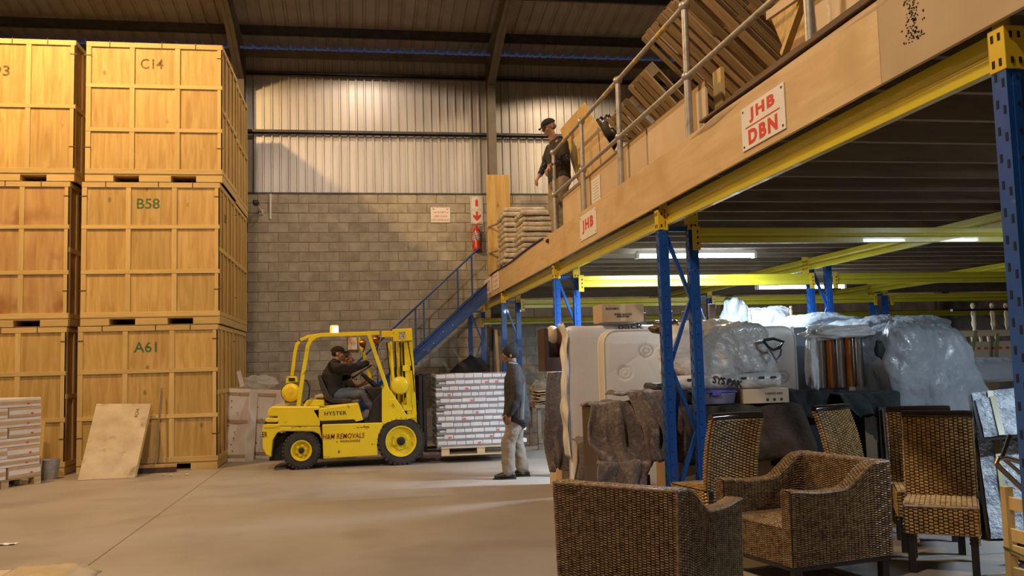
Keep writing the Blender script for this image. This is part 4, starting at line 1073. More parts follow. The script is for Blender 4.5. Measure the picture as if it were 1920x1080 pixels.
# ================================================================== STAIRS
sx0, sz0 = 2.46, 2.93; slope = (2.93-1.65)/(2.46-1.05); 
def sz(x): return sz0-(sx0-x)*slope
bx = sx0-sz0/slope
st = thing('staircase', 'blue steel staircase rising right along the block wall to the platform', 'staircase', (bx, 18.0, 0))
for y in (17.62, 18.55):
    m = MB(); W2 = .19; vs = [(bx+.0,0),(sx0,sz0-W2*.9),(sx0,sz0+W2*.9),(bx-.22,0)]
    m.prism(vs, y, y+.008, 'y')
    n1 = Vector((-slope,0,1)).normalized()
    for e0, e1 in ((vs[0], vs[1]), (vs[3], vs[2])):
        m.bar((e0[0], y+.03*(1 if y > 18 else -1), e0[1]+.004), (e1[0], y+.03*(1 if y > 18 else -1), e1[1]), .06, .008)
    o = shift(m, st.location).obj('stringer', blue_stair, st)
    bo = MB(); k = 0
    while k < 13:
        x = bx+.25+k*.19
        if x < sx0: bo.box((x, y-.032 if y < 18 else y-.002, sz(x)-.02+.05*(k % 2)), (.02,.008,.02))
        k += 1
    tag(shift(bo, st.location).obj('bolt', mat('zinc_bolt', (.55,.5,.45), rough=.3, metal=.7) if 'zinc_bolt' not in bpy.data.materials else bpy.data.materials['zinc_bolt'], o), kind='stuff')
ntr = 14
treadm = mat('dark_tread', (.055,.06,.085), (.09,.08,.08), rough=.7, scale=8)
for k in range(ntr):
    zz = .12+k*(3.0-.12)/ntr; x = bx+(zz)/slope-.02
    shift(MB().b2((x-.14, 17.63, zz-.035), (x+.13, 18.54, zz)), st.location).obj('tread', treadm, st, bevel=.003)
pr = [(2.40,4.02),(2.28,3.86)]
yy = 18.57; rz_ = lambda x: sz(x)+.98
shift(MB().tube([(bx-.05, yy, rz_(bx-.05)), (2.44, yy, rz_(2.44)+.02)], .02, 8), st.location).obj('handrail', blue_stair, st, smooth=True)
for x in (2.28, 1.98, 1.27, 1.10, .32, -.35):
    shift(MB().bar((x, yy, sz(x)+.02), (x, yy, rz_(x)), .035, .035, (0,1,0)), st.location).obj('rail_post', blue_stair, st)
# things beneath and beside the stairs
def lump(name, label, cat, c, r, seed, mt, n=22, parent=None, amp=.35, top=None, flat=0.0):
    def f(u, v):
        a = 2*PI*u; b_ = PI*v; d = Vector((math.cos(a)*math.sin(b_), math.sin(a)*math.sin(b_), math.cos(b_)))
        sq = max(abs(d.x), abs(d.y), abs(d.z))**(-flat) if flat else 1
        k = sq*(1+amp*noise.noise(d*1.8+Vector((seed,0,0)))+amp*.4*noise.noise(d*5+Vector((0,seed,0))))
        return (c[0]+d.x*r[0]*k, c[1]+d.y*r[1]*k, max(c[2]+d.z*r[2]*k, .002 if c[2] < 2.5 else -9))
    o = MB().grid(f, n*2, n).obj(name, mt, parent, smooth=True, ang=180)
    if parent is None: tag(o, label, cat)
    return o
darkcloth = mat('dark_blanket', (.022,.022,.026), (.035,.034,.038), rough=.95, scale=9, bump=.4, bscale=18)
lump('covered_heap', 'dark covered heap between the stairs and the block wall, behind the wrapped load', 'heap', (2.15,18.55,.80), (.60,.34,.82), 3, darkcloth, amp=.2)
o = MB().bar((2.63, 17.3, 0), (2.52, 17.0, 2.15), .05, .03, (0,1,0)).obj('timber_strip', stained); tag(o, 'thin reddish brown timber strip standing upright just behind the beanie man', 'plank')
o = MB().bar((2.60, 16.9, 0), (2.60, 16.9, .01), .05, .03, (0,1,0))
def prop(mb, name, label, cat, mt, **k):
    o = mb.obj(name, mt, **k); return tag(o, label, cat)
# low platform with folded brown paper, right of the standing man
BP = mat('brown_packing_paper', (.42,.31,.19), (.50,.38,.24), rough=.8, scale=4, bump=.3, bscale=9)
t = thing('work_table', 'dark table behind the beanie man with folded brown paper piled on it', 'table', (3.5, 16.0, 0))
MB().b2((-.55,-.5,.72), (.75,.5,.78)).obj('table_top', joistw, t, bevel=.005)
for sx in (-.5,.64):
    for sy in (-.44,.38): MB().b2((sx,sy,0), (sx+.06,sy+.06,.72)).obj('leg', joistw, t)
MB().b2((-.5,-.46,.12), (.7,-.43,.18)).obj('stretcher', joistw, t)
for k in range(7):
    j1, j2 = rg.uniform(-.05,.05), rg.uniform(-.04,.04)
    o = MB().grid(lambda u, v: (3.05+1.0*u+j1, 15.6+.75*v+j2, .79+k*.035+.02*noise.noise(Vector((u*3+k*5, v*3, k)))+.012*math.sin(u*6+k)), 14, 10).obj('packing_paper', BP, smooth=True, ang=180, solid=.012)
    tag(o, '%s folded sheet up in the pile of brown packing paper on the dark table' % ORD[k], 'paper', 'folded packing paper on the dark table')
lump('grey_bag', 'crumpled grey bag lying behind the brown paper pile', 'bag', (3.25,16.35,1.05), (.22,.18,.14), 8, mat('grey_bag_fabric', (.17,.18,.19), (.25,.26,.27), rough=.7, scale=8), n=14, amp=.5)
for k in range(2):
    pass
# ================================================================== THINGS ON THE BACK WALL
def plate(name, label, cat, c, w, h, th=.01, mt=whitep, holes=True, face='y'):
    t = thing(name, label, cat, c)
    if face == 'y': MB().b2((-w/2,-th,-h/2), (w/2,0,h/2)).obj('plate', mt, t, bevel=.001)
    else: MB().b2((-th,-w/2,-h/2), (0,w/2,h/2)).obj('plate', mt, t, bevel=.001)
    if holes:
        s = MB()
        for a in (-1, 1):
            for b_ in (-1, 1):
                if face == 'y': s.box((a*(w/2-.03), -th-.001, b_*(h/2-.03)), (.012,.003,.012))
                else: s.box((-th-.001, a*(w/2-.03), b_*(h/2-.03)), (.003,.014,.014))
        tag(s.obj('screw', fblk, t), kind='stuff')
    return t
orange = mat('orange_lettering', (.78,.22,.09), rough=.7)
c = aY(826, 403, YW-.02); s1 = plate('warning_sign', 'white surveillance notice in orange letters on the block wall', 'sign', (c.x, YW-.012, c.z), .42, .33, holes=False)
for i, (tx, w) in enumerate((('THIS PROPERTY IS', .34), ('UNDER 24 HOUR', .30), ('CCTV SURVEILLANCE', .385))):
    m = text_mb(tx, .045, bold=.01, width=w); xf(m, Matrix.Translation((0, -.0105, .055-i*.082))); m.obj('lettering', orange, s1)
for s in (-1, 1): MB().bar((s*.175,-.0115,.137), (s*.125,-.0115,.118), .004, .022, (0,0,1)).obj('camera_mark', orange, s1)
c = aY(894, 394, YW-.02); s2 = plate('fire_sign', 'white sign with red extinguisher picture and down arrow above the extinguisher', 'sign', (c.x, YW-.012, c.z), .27, .60)
MB().b2((-.03,-.0115,.08), (.03,-.010,.22)).obj('extinguisher_picture', redp, s2, bevel=.008)
MB().b2((-.012,-.0115,.22), (.012,-.010,.25)).obj('extinguisher_picture', redp, s2)
MB().prism([(-.025,-.03),(.025,-.03),(.025,-.13),(.085,-.09),(.085,-.15),(0,-.245),(-.085,-.15),(-.085,-.09),(-.025,-.13)][::-1], -.0115, -.010, 'y').obj('arrow', redp, s2)
fr = MB()
for z0_, z1_ in ((.02,.285),(-.285,.0)):
    for (a, b_) in (((-.12,z0_),(.12,z0_+.006)),((-.12,z1_-.006),(.12,z1_)),((-.12,z0_),(-.114,z1_)),((.114,z0_),(.12,z1_))): fr.b2((a[0],-.0112,a[1]), (b_[0],-.010,b_[1]))
fr.obj('border', mat('grey_border', (.4,.35,.33), rough=.6), s2)
c = aY(894, 445, YW-.12)
ex = thing('fire_extinguisher', 'red fire extinguisher hanging on the block wall at the stair head', 'extinguisher', (c.x, YW-.10, c.z-.27))
redg = mat('extinguisher_red', (.62,.045,.015), rough=.25, coat=.5)
MB().lathe([(.001,0),(.092,0),(.098,.02),(.086,.07),(.086,.40),(.075,.44),(.04,.475),(.024,.49),(.024,.51),(.001,.51)], 26, cap=False).obj('cylinder', redg, ex, smooth=True)
lb = MB().lathe([(.0875,.20),(.0875,.385)], 26, cap=False); o = lb.obj('paper_label', mat('label_blue_white', (.65,.62,.66), (.05,.05,.22), rough=.5, scale=28, stretch=(1,1,2.5), lo=.5, hi=.54), ex, smooth=True)
MB().lathe([(.0885,.30),(.0885,.325)], 26, cap=False).obj('label_band', orange, ex, smooth=True)
MB().b2((-.02,-.02,.50), (.02,.02,.54)).bar((-.02,-.0,.55), (.10,-.0,.60), .02, .012).bar((-.02,0,.53), (.09,0,.545), .02, .01).obj('lever', redg, ex)
MB().tube([(-.02,0,.52),(-.09,-.01,.53),(-.13,-.01,.44),(-.13,-.01,.25),(-.10,-.01,.12),(-.085,-.01,.07)], .011, 8).obj('hose', mat('orange_hose', (.60,.16,.04), rough=.5), ex, smooth=True)
MB().tube([(-.085,-.01,.10),(-.082,-.01,.03)], .016, 8).obj('nozzle', fblk, ex)
MB().b2((-.03,.07,.2), (.03,.10,.45)).obj('wall_bracket', fblk, ex)
c = aY(483, 384, YW-.35); cc = thing('security_camera', 'small dark wall camera on a pale bracket beside the crates', 'camera', (c.x, YW-.02, c.z-.05))
MB().b2((-.09,-.42,.05), (.02,-.18,.14)).obj('camera_housing', fblk, cc, bevel=.012)
MB().cyl((-.035,-.45,.095), (-.035,-.42,.095), .035, 14).obj('lens', fblk, cc)
MB().tube([(0.0,-.28,.05),(.04,-.2,-.03),(.04,-.0,-.05)], .018, 8).b2((.0,-.03,-.10), (.08,-.0,.01)).obj('bracket', mat('cream_plastic', (.6,.5,.36), rough=.5), cc, smooth=True)
c0 = aY(507, 365, YW-.03); c1 = aY(507, 411, YW-.03); prop(MB().b2((c0.x-.018, YW-.035, c1.z), (c0.x+.018, YW-.008, 5.19)), 'cable_conduit', 'short white conduit pipe on the block wall below the cladding', 'pipe', whitep, bevel=.006)
# ================================================================== SIGNS ON THE EDGE BOARD (face -X)
RX = Matrix.Rotation(-PI/2, 4, 'Z')   # text faces -X, reads with far side on the left
def edge_sign(label, y0, y1, z0, z1, lines, w=None, mt=redp, under=False, hs=None, bold=.05, xs=None):
    w_ = abs(y1-y0); h_ = z1-z0; t = thing('edge_sign', label, 'sign', (XF-.024, (y0+y1)/2, (z0+z1)/2))
    MB().b2((-.006,-w_/2,-h_/2), (0,w_/2,h_/2)).obj('plate', whitep, t, bevel=.001)
    s = MB()
    for a in (-1, 1):
        for b_ in (-1, 1): s.box((-.0075, a*(w_/2-.03), b_*(h_/2-.025)), (.003,.016,.012))
    tag(s.obj('screw', fblk, t), kind='stuff')
    for (tx, zc, hh, ww) in lines:
        m = text_mb(tx, hh, ex=.001, bold=bold, width=ww, spacing=1.28); xf(m, Matrix.Translation((-.0062, 0, zc)) @ RX); m.obj('lettering', mt, t)
    if under: MB().b2((-.0075,-w_*.40,-.004), (-.006,w_*.40,.004)).obj('underline', mt, t)
    return t
edge_sign('large white sign reading JHB over DBN in red on the plywood edge', 5.60, 4.98, 2.86, 3.145, (('JHB', .068, .098, .37), ('DBN', -.070, .098, .42)), under=True)
edge_sign('smaller white sign reading JHB in red on the plywood edge', 10.15, 9.42, 2.885, 3.17, (('JHB', 0, .16, .50),))
edge_sign('small white two-line notice at the far end of the plywood edge', 18.5, 17.5, 2.90, 3.22, (('ROUTE', .06, .07, .7), ('BE', -.06, .07, .4)), mt=mat('dull_red_ink', (.35,.08,.06), rough=.7), under=True)
edge_sign('small pale red-printed notice beside the far end of the plywood edge', 17.3, 16.5, 2.91, 3.22, (('NOTICE', .09, .04, .5), ('CODE', 0, .05, .55), ('ROUTE', -.09, .04, .5)), mt=orange)
def softslab(a, b, r, mt, name, label, cat, amp=.012, seed=0, n=44, parent=None):
    """rounded upholstered slab"""
    c = Vector([(a[i]+b[i])/2 for i in range(3)]); h = Vector([abs(a[i]-b[i])/2 for i in range(3)])
    m = MB()
    def P(d):
        k = 1/max(abs(d.x)/h.x, abs(d.y)/h.y, abs(d.z)/h.z); p = d*k
        q = Vector([max(-(h[i]-r), min(h[i]-r, p[i])) for i in range(3)]); e = p-q
        if e.length > 1e-6: p = q+e.normalized()*r if e.length > 0 else p
        nz = amp*noise.noise(p*3+Vector((seed,0,0)))+amp*.4*noise.noise(p*9+Vector((0,seed,0)))
        return c+p+p.normalized()*nz
    for ax in range(3):
        for s in (-1, 1):
            def f(u, v):
                w = [0,0,0]; w[ax] = s*h[ax]; w[(ax+1)%3] = (2*u-1)*h[(ax+1)%3]*s; w[(ax+2)%3] = (2*v-1)*h[(ax+2)%3]
                return P(Vector(w))
            k = len(m.v); m.grid(f, n if h[(ax+1)%3] > .3 else 8, n if h[(ax+2)%3] > .3 else 8)
    o = m.obj(name, mt, parent, smooth=True, ang=180)
    if parent is None: tag(o, label, cat)
    return o
# ================================================================== HANDRAIL ON THE PLATFORM EDGE
t = thing('handrail', 'galvanised two-rail handrail with ball joints along the platform edge', 'handrail', (2.61, 4.0, 3.11))
ZB, ZM, ZT = .0, .65, 1.235; ORG = Vector((2.61, 4.0, 3.11))
ysr = [11.87, 10.28, 8.72, 6.78, 4.79, 3.1]
for k, y in enumerate(ysr):
    MB().lathe([(.034,0),(.026,ZT)], 12, Matrix.Translation((0, y-4, 0)), cap=True).obj('rail_post', galv, t, smooth=True)
    for z in (ZM, ZT):
        MB().ball((0, y-4, z), (.047,.047,.045), 14, 9).obj('ball_joint', galv, t, smooth=True)
    MB().b2((-.05, y-4-.05, 0), (.05, y-4+.05, .008)).obj('foot_plate', galv, t)
for z in (ZM, ZT):
    for a, b in zip(ysr[:-1], ysr[1:]): MB().cyl((0, a-4, z), (0, b-4, z), .023, 12).obj('rail', galv, t, smooth=True)
yp = mat('yellow_tape_mark', (.65,.42,.03), rough=.5)
for y in (11.2, 10.9, 10.0, 9.2, 8.9, 8.1, 7.4, 7.25): MB().cyl((0, y-4-.035, ZT), (0, y-4+.035, ZT), .0245, 12).obj('yellow_mark', yp, t, smooth=True)
# short rail at the stair head
t = thing('handrail', 'short galvanised rail at the stair head before the upright plywood sheet', 'handrail', (2.75, 18.4, 3.11))
for x, y, h in ((-.10, .25, 1.25), (.10, -.55, 1.25)):
    MB().cyl((x, y, 0), (x, y, h), .026, 12).obj('rail_post', galv, t, smooth=True)
for z in (.70, 1.25):
    MB().cyl((-.10,.25,z), (.10,-.55,z), .023, 12).obj('rail', galv, t, smooth=True)
    for x, y in ((-.10,.25), (.10,-.55)): MB().ball((x,y,z), .04, 12, 8).obj('ball_joint', galv, t, smooth=True)
# upright plywood sheet
o = MB().b2((2.63, 18.60, 3.115), (3.13, 18.62, 5.47)).obj('plywood_sheet', ply); tag(o, 'tall narrow plywood sheet standing upright at the stair head', 'board')
DK = 3.113
# wrapped mats in two stacks
matp = mat('pale_wrapped_mat', (.66,.58,.48), (.50,.42,.32), rough=.28, scale=7, bump=.8, bscale=20, coat=.6)
def mat_stack(x, y, n, w, d, h, lab, grp, seed):
    rg = random.Random(seed)
    for k in range(n):
        jx, jy = rg.uniform(-.03,.03), rg.uniform(-.03,.03)
        o = softslab((x+jx-w/2, y+jy-d/2, DK+k*h+.002), (x+jx+w/2, y+jy+d/2, DK+(k+1)*h-.006), .032, matp, 'wrapped_mat', None, None, amp=.02, seed=seed+k*3.7, n=26)
        tag(o, lab + (', topmost' if k == n-1 else ', lowest' if k == 0 else ', %s layer up' % ORD[k]), 'package', grp)
mat_stack(3.10, 17.3, 14, .80, .9, .098, 'pale plastic-wrapped mat in the taller rear stack on the platform', 'wrapped mats in the rear stack', 3)
mat_stack(3.14, 15.6, 11, .78, .9, .092, 'pale plastic-wrapped mat in the lower front stack on the platform', 'wrapped mats in the front stack', 11)
o = MB().grid(lambda u, v: (2.50+.10*v, 12.3+5.3*u, 3.232+.02*math.sin(u*23)*v+.012*math.sin(u*9)), 60, 4).obj('blue_tarpaulin_strip', mat('blue_purple_tarp', (.06,.06,.22), (.09,.08,.26), rough=.5, scale=6), smooth=True, ang=180, solid=.01); tag(o, 'narrow blue tarpaulin strip lying along the plywood edge below the wrapped mats', 'tarpaulin')
# low boards standing behind the rail
chip = mat('pale_chipboard', (.56,.42,.28), (.62,.47,.32), rough=.85, scale=3, rand=.08, detail=8)
bs = [(11.75, 10.75, .62), (10.72, 9.05, .60), (9.02, 8.12, .585), (8.08, 6.62, .575)]
for k, (a, b, h) in enumerate(bs):
    o = MB().b2((2.69, b, DK), (2.71, a, DK+h)).obj('chipboard_panel', chip, bevel=.001)
    tag(o, ['first low pale board behind the rail, beside the man on the platform', 'second low pale board behind the rail, with a white notice on it', 'third low pale board behind the rail, narrow', 'fourth low pale board behind the rail, below the leaning pallets'][k], 'board')
c = aX(1117, 356, 2.68); t = thing('paper_notice', 'white printed paper notice taped on the low board behind the rail', 'notice', (2.685, c.y, c.z))
MB().b2((-.004,-.19,-.14), (0,.19,.14)).obj('sheet', whitep, t)
tl = MB()
for i in range(7): tl.b2((-.0055,-.13+.02*(i % 3),.10-i*.034), (-.004,.13-.03*(i % 2),.106-i*.034))
tag(tl.obj('print', mat('faint_print', (.5,.38,.36), rough=.8), t), kind='stuff')
def quad_board(name, label, BL, BR, TL, TR, th, mt, cat='board'):
    m, n = slab_mb(Vector(BL), Vector(BR), Vector(TL), Vector(TR), th); return prop(m, name, label, cat, mt, bevel=.002)
A = lambda px, py, X: aX(px, py, X)
quad_board('plywood_sheet', 'large plywood sheet leaning back behind the man on the platform', A(1104,392,2.95), A(1160,330,2.95), A(1052,243,2.98), A(1098,192,2.98), .018, ply)
quad_board('plywood_sheet', 'second plywood sheet leaning in front of the large one, behind the handrail', A(1128,372,2.84), A(1172,322,2.84), A(1074,262,2.80), A(1112,221,2.80), .018, plyx)
lump('black_bag', 'black plastic bag squeezed between the plywood sheets and the pallets', 'bag', tuple(A(1133,262,3.1)), (.10,.5,.30), 5, mat('black_plastic', (.015,.015,.02), rough=.25), n=14)
# leaning pallets: local x runs down the lean, y along the platform, z is the face normal
def lean_pallet(label, px, py, X, tilt, L, W, n, flip=False, skew=0.0):
    p = aX(px, py, X); a = math.radians(tilt)
    dx = Vector((math.cos(a), skew, -math.sin(a))).normalized(); nz = Vector((-math.sin(a), 0, -math.cos(a))); yv = nz.cross(dx).normalized(); nz = dx.cross(yv)
    if yv.y < 0: pass
    R_ = Matrix((dx, yv, nz)).transposed()
    loc = p.copy()
    return low_pallet('pallet', label, loc, 0, L=L, W=W, group='weathered pallets leaning on the platform', n=n) if False else _lp(label, loc, R_, L, W, n)
def _lp(label, loc, R_, L, W, n):
    t = low_pallet('pallet', label, loc, 0, L, W, 'weathered pallets leaning on the platform', n=n, bw=.125)
    t.rotation_euler = R_.to_euler(); return t

def pal(label, Y0, z0, X0, tilt, L, W, n, layer):
    a = math.radians(tilt); dx = Vector((math.cos(a), 0, -math.sin(a))); nz = Vector((-math.sin(a), 0, -math.cos(a))); yv = nz.cross(dx)
    R_ = Matrix((dx, yv, nz)).transposed(); loc = Vector((X0, Y0, z0)) - nz*.145*layer
    if yv.y > 0: loc.y -= W
    return _lp(label, loc, R_, L, W, n)
for a_ in ((11.05, 4.00, 3.02, 50, 1.1, .80, 5, 0, 'rear-most of the leaning pallets, nearest the black bag'),
      (10.20, 4.42, 3.00, 47, .95, .85, 5, 0, 'small worn pallet leaning second from the far end'),
      (9.30, 4.55, 2.98, 47, 1.2, .60, 4, 0, 'narrow pallet leaning just before the large ones'),
      (8.66, 4.86, 2.94, 44, 1.15, 1.0, 6, 0, 'large pallet leaning behind the second ball-jointed post'),
      (8.60, 4.88, 2.96, 44, 1.15, 1.0, 5, 1, 'pallet pressed behind the large one, its edge showing above it'),
      (7.63, 4.90, 2.94, 44, 1.2, 1.1, 5, 0, 'large dark pallet leaning right of the second ball-jointed post'),
      (7.60, 4.92, 2.98, 44, 1.2, 1.1, 6, 1, 'pallet behind the large dark one with gaps between its boards'),
      (6.50, 4.80, 3.05, 45, 1.2, .95, 4, 1, 'near-end pallet with wide gaps, leaning below the timber frame')):
    pal('weathered ' + a_[8] if not a_[8].startswith('rear') else 'weathered ' + a_[8], *a_[:8])
# more timber at the near end
o = MB().b2((2.80, 6.56, DK), (2.83, 6.72, DK+.66)).obj('pine_offcut', pine); tag(o, 'short upright pine offcut beside the second rail post, below the pallets', 'plank')
for k in range(3):
    o = MB().bar((2.60+.035*k, 6.35-.25*k, DK+.155+.035*k), (2.62+.035*k, 3.2, DK+.165+.035*k), .16, .018, (0,0,1)).obj('dark_plank', mat('dark_brown_plank', (.10,.06,.035), (.15,.09,.055), rough=.7, scale=4, stretch=(5,.5,5)) if 'dark_brown_plank' not in bpy.data.materials else bpy.data.materials['dark_brown_plank'], bevel=.003)
    tag(o, 'long dark brown plank on the platform edge above the large sign, %s of three' % ('lowest', 'middle', 'topmost')[k], 'plank', 'dark planks on the platform edge')
o = MB().tube([(2.585, 6.9, DK+.06), (2.58, 6.1, DK+.09), (2.59, 5.2, DK+.10), (2.585, 4.0, DK+.09), (2.59, 3.0, DK+.10)], [.05,.062,.055,.06,.055], 12).obj('cardboard_roll', oldwood_y, smooth=True); tag(o, 'long split pole lying on the platform edge under the dark planks', 'pole')
quad_board('plywood_sheet', 'tall plywood sheet with a white diagonal batten leaning at the top of the view', A(1484,130,3.05), A(1620,70,3.05), A(1440,20,3.2), A(1530,-60,3.2), .018, ply)
p = A(1470,102,2.95); q = A(1508,-5,2.95); prop(MB().bar(p, q, .05, .04), 'timber_batten', 'pale diagonal batten before the plywood sheets at the top of the view', 'batten', pine)
p = A(1440,30,2.9); q = A(1540,-40,2.9); prop(MB().bar(p, q, .03, .06), 'timber_batten', 'smooth pale moulding lying across the timber frame at the top of the view', 'batten', chip)
quad_board('cardboard_sheet', 'tall brown cardboard sheet with clear tape behind the third rail post', A(1545,95,2.95), A(1660,15,2.95), A(1530,-20,3.0), A(1640,-90,3.0), .03, cpale)
p = A(1552,60,2.93); prop(MB().grid(lambda u, v: (2.925-.01*u, p.y-.05*u+.02*math.sin(v*9), p.z-.15+.5*v), 4, 14), 'clear_tape', 'strip of glossy clear tape hanging on the cardboard sheet', 'tape', stretch, smooth=True, ang=180)
for y0, y1, h, lb in ((5.6,4.7,.5,'behind the leaning plywood'), (7.6,6.6,.55,'under the near end of the leaning pallets'), (8.7,7.7,.60,'under the middle of the leaning pallets'), (10.2,8.8,.55,'under the far leaning pallets')):
    prop(MB().b2((3.42, y1, DK), (4.3, y0, DK+h)), 'timber_box', 'plain timber box on the platform ' + lb, 'box', oldwood_y, bevel=.004)
# ================================================================== STRIP LIGHTS UNDER THE PLATFORM
tube_e = emit('tube_glow', (.70,.86,1.0), 60)
def strip(name_label, c, L, z=2.78, st=1.0):
    t = thing('strip_light', name_label, 'light', (c[0], c[1], z))
    MB().b2((-L/2,-.05,.03), (L/2,.05,.075)).obj('housing', whitep, t, bevel=.004)
    for s in (-1, 1): MB().cyl((-L/2+.03, s*.028, .0), (L/2-.03, s*.028, .0), .016, 10).obj('tube', tube_e, t, smooth=True)
    for s in (-1, 1): MB().b2((s*L/2-.02,-.045,-.025), (s*L/2+.02,.045,.05)).obj('end_cap', whitep, t)
    l = bpy.data.lights.new('tube_light', 'AREA'); l.shape = 'RECTANGLE'; l.size = L; l.size_y = .06; l.energy = 260*st; l.color = (.68,.85,1.0)
    o = bpy.data.objects.new('tube_light', l); COL.objects.link(o); o.parent = t; o.location = (0,0,-.03)
    return t
strip('glowing double strip light under the joists behind the nearest rack frame', (4.21, 10.9), 1.56, 2.795)
strip('distant glowing strip light between the inner rack frame posts', (7.0, 13.6), 1.5, 2.60)
strip('strip light under the joists beyond the right edge of view', (6.4, 5.3), 1.5, 2.80, .45)
# ================================================================== WOVEN FURNITURE
rat_back = mat('dark_rattan_core', (.035,.022,.012), rough=.9)
rat1 = mat('brown_rattan', (.30,.20,.11), (.10,.06,.03), rough=.36, scale=28, detail=3, lo=.35, hi=.7)
rat2 = mat('honey_rattan', (.48,.30,.11), (.22,.125,.045), rough=.38, scale=22, detail=3, lo=.35, hi=.7)
def weave(m, S, nu, nv, h=.006, orient='u'):
    """rows of small raised strands over a surface S(u,v); neighbouring columns are offset by half a cell"""
    du, dv = 1/nu, 1/nv
    for i in range(nu):
        off = .5 if i % 2 else 0
        for j in range(-1 if off else 0, nv):
            v0, v1 = max((j+off)*dv, 0), min((j+off+1)*dv, 1)
            if v1-v0 < dv*.3: continue
            u0, u1 = i*du-du*.06, (i+1)*du+du*.06
            u0, u1 = max(u0, 0), min(u1, 1)
            P = [Vector(S(a, b)) for a, b in ((u0,v0),(u1,v0),(u1,v1),(u0,v1))]
            n = (P[1]-P[0]).cross(P[3]-P[0])
            if n.length < 1e-9: continue
            n.normalize(); c = (P[0]+P[1]+P[2]+P[3])/4
            k = len(m.v); up = n*h*(.85+.3*((i*7+j*13) % 5)/5)
            l = (P[0]+P[3])/2; r = (P[1]+P[2])/2; t_ = (P[3]+P[2])/2; b_ = (P[0]+P[1])/2
            base = [P[0]*.80+c*.20, P[1]*.80+c*.20, P[2]*.80+c*.20, P[3]*.80+c*.20]
            # slight diagonal twist of the crest
            lt, rt = l*.66+c*.34+(t_-c)*.18, r*.66+c*.34+(b_-c)*.18
            m.v += [tuple(p) for p in base]+[tuple(lt+up+(t_-c)*.28), tuple(lt+up-(t_-c)*.28), tuple(rt+up-(t_-c)*.28), tuple(rt+up+(t_-c)*.28)]
            m.f += [(k+4,k+5,k+6,k+7),(k,k+1,k+6,k+5),(k+1,k+2,k+7,k+6),(k+2,k+3,k+4,k+7),(k+3,k,k+5,k+4)]
def sm(x): x = max(0, min(1, x)); return x*x*(3-2*x)
def armchair(label, loc, rz):
    """faces +Y locally; W along X"""
    t = thing('rattan_armchair', label, 'armchair', loc, rz, 'woven rattan armchairs')
    W, D, T_ = .84, .82, .105; zb = .155; ZBk = .775; 
    def top(y):   # arm height as a function of distance from the back
        return ZBk - .155*sm((y-.10)/.30) - .012*math.sin(PI*min(max((y-.3)/.5,0),1)) + .01*sm((y-.6)/.2)
    hw = W/2
    fl = lambda z: .018*(1-(z-zb)/(ZBk-zb))  # slight inward taper at the foot
    # shell core
    core = MB(); n = 16
    for s in (-1, 1):
        rings = []
        for i in range(n+1):
            y = D*i/n; zt = top(y)-.004
            rings.append([(s*(hw-.004-.018), y+.004, zb), (s*(hw-T_), y+.004, zb), (s*(hw-T_), y+.004, zt), (s*(hw-.004), y+.004, zt)] if s > 0 else [(s*(hw-T_), y+.004, zb), (s*(hw-.022), y+.004, zb), (s*(hw-.004), y+.004, zt), (s*(hw-T_), y+.004, zt)])
        core.loft(rings)
    core.b2((-hw+T_*.9, .006, zb), (hw-T_*.9, T_-.004, ZBk-.006)).b2((-hw+T_*.9, T_*.9, zb), (hw-T_*.9, D-.012, .385))
    core.obj('frame', rat_back, t)
    def face(name, S, nu, nv, h=.006): 
        m = MB(); weave(m, S, nu, nv, h); return tag(m.obj(name, rat1, t, smooth=True, ang=60), kind='stuff')
    # outer back, outer sides, inner sides, top edges, front ends, seat
    face('outer_back', lambda u, v: (-hw+fl(zb+(ZBk-zb)*v)+(W-2*fl(zb+(ZBk-zb)*v))*u, -.0+.0*v, zb+(ZBk-zb)*v), 29, 44, .008)
    for s in (-1, 1):
        face('outer_side', (lambda u, v: (hw-fl(zb+(top(D*u)-zb)*v), D*u, zb+(top(D*u)-zb)*v)) if s > 0 else (lambda u, v: (-hw+fl(zb+(top(D*(1-u))-zb)*v), D*(1-u), zb+(top(D*(1-u))-zb)*v)), 28, 40, .008)
        face('inner_side', (lambda u, v: (hw-T_-.002, T_+(D-T_)*(1-u), .38+(top(T_+(D-T_)*(1-u))-.38)*v)) if s > 0 else (lambda u, v: (-hw+T_+.002, T_+(D-T_)*u, .38+(top(T_+(D-T_)*u)-.38)*v)), 25, 21, .008)
        face('arm_top', (lambda u, v: (hw-T_-.004+(T_+.008)*u, D*v, top(D*v)+.006*math.sin(PI*u))) if s > 0 else (lambda u, v: (-hw-.004+(T_+.008)*u, D*v, top(D*v)+.006*math.sin(PI*u))), 5, 40, .008)
        face('arm_front', (lambda u, v: (hw-fl(zb)-(T_-fl(zb))*u, D+.004, zb+(top(D)-zb)*v)) if s > 0 else (lambda u, v: (-hw+T_-(T_-fl(zb))*u, D+.004, zb+(top(D)-zb)*v)), 4, 36, .008)
    face('back_top', lambda u, v: (-hw+W*u, -.004+(T_+.008)*v, ZBk+.006*math.sin(PI*v)-.0), 32, 6, .008)
    face('inner_back', lambda u, v: (hw-T_-(W-2*T_)*u, T_+.002, .38+(ZBk-.38)*v), 22, 26, .008)
    face('seat', lambda u, v: (-hw+T_+(W-2*T_)*u, T_+(D-T_)*v, .388+.02*math.sin(PI*u)*math.sin(PI*v)), 22, 34, .008)
    face('seat_front', lambda u, v: (hw-T_-(W-2*T_)*u, D-.01, zb+(.388-zb)*v), 22, 17, .008)
    MB().b2((-hw+.02, .01, zb-.03), (hw-.02, D-.01, zb)).obj('base_rail', fblk, t)
    for x in (-hw+.03, hw-.085):
        for y in (.02, D-.08): MB().prism([(x,y),(x+.055,y),(x+.055,y+.055),(x,y+.055)], 0, zb-.02, 'z').obj('leg', fblk, t, bevel=.004)
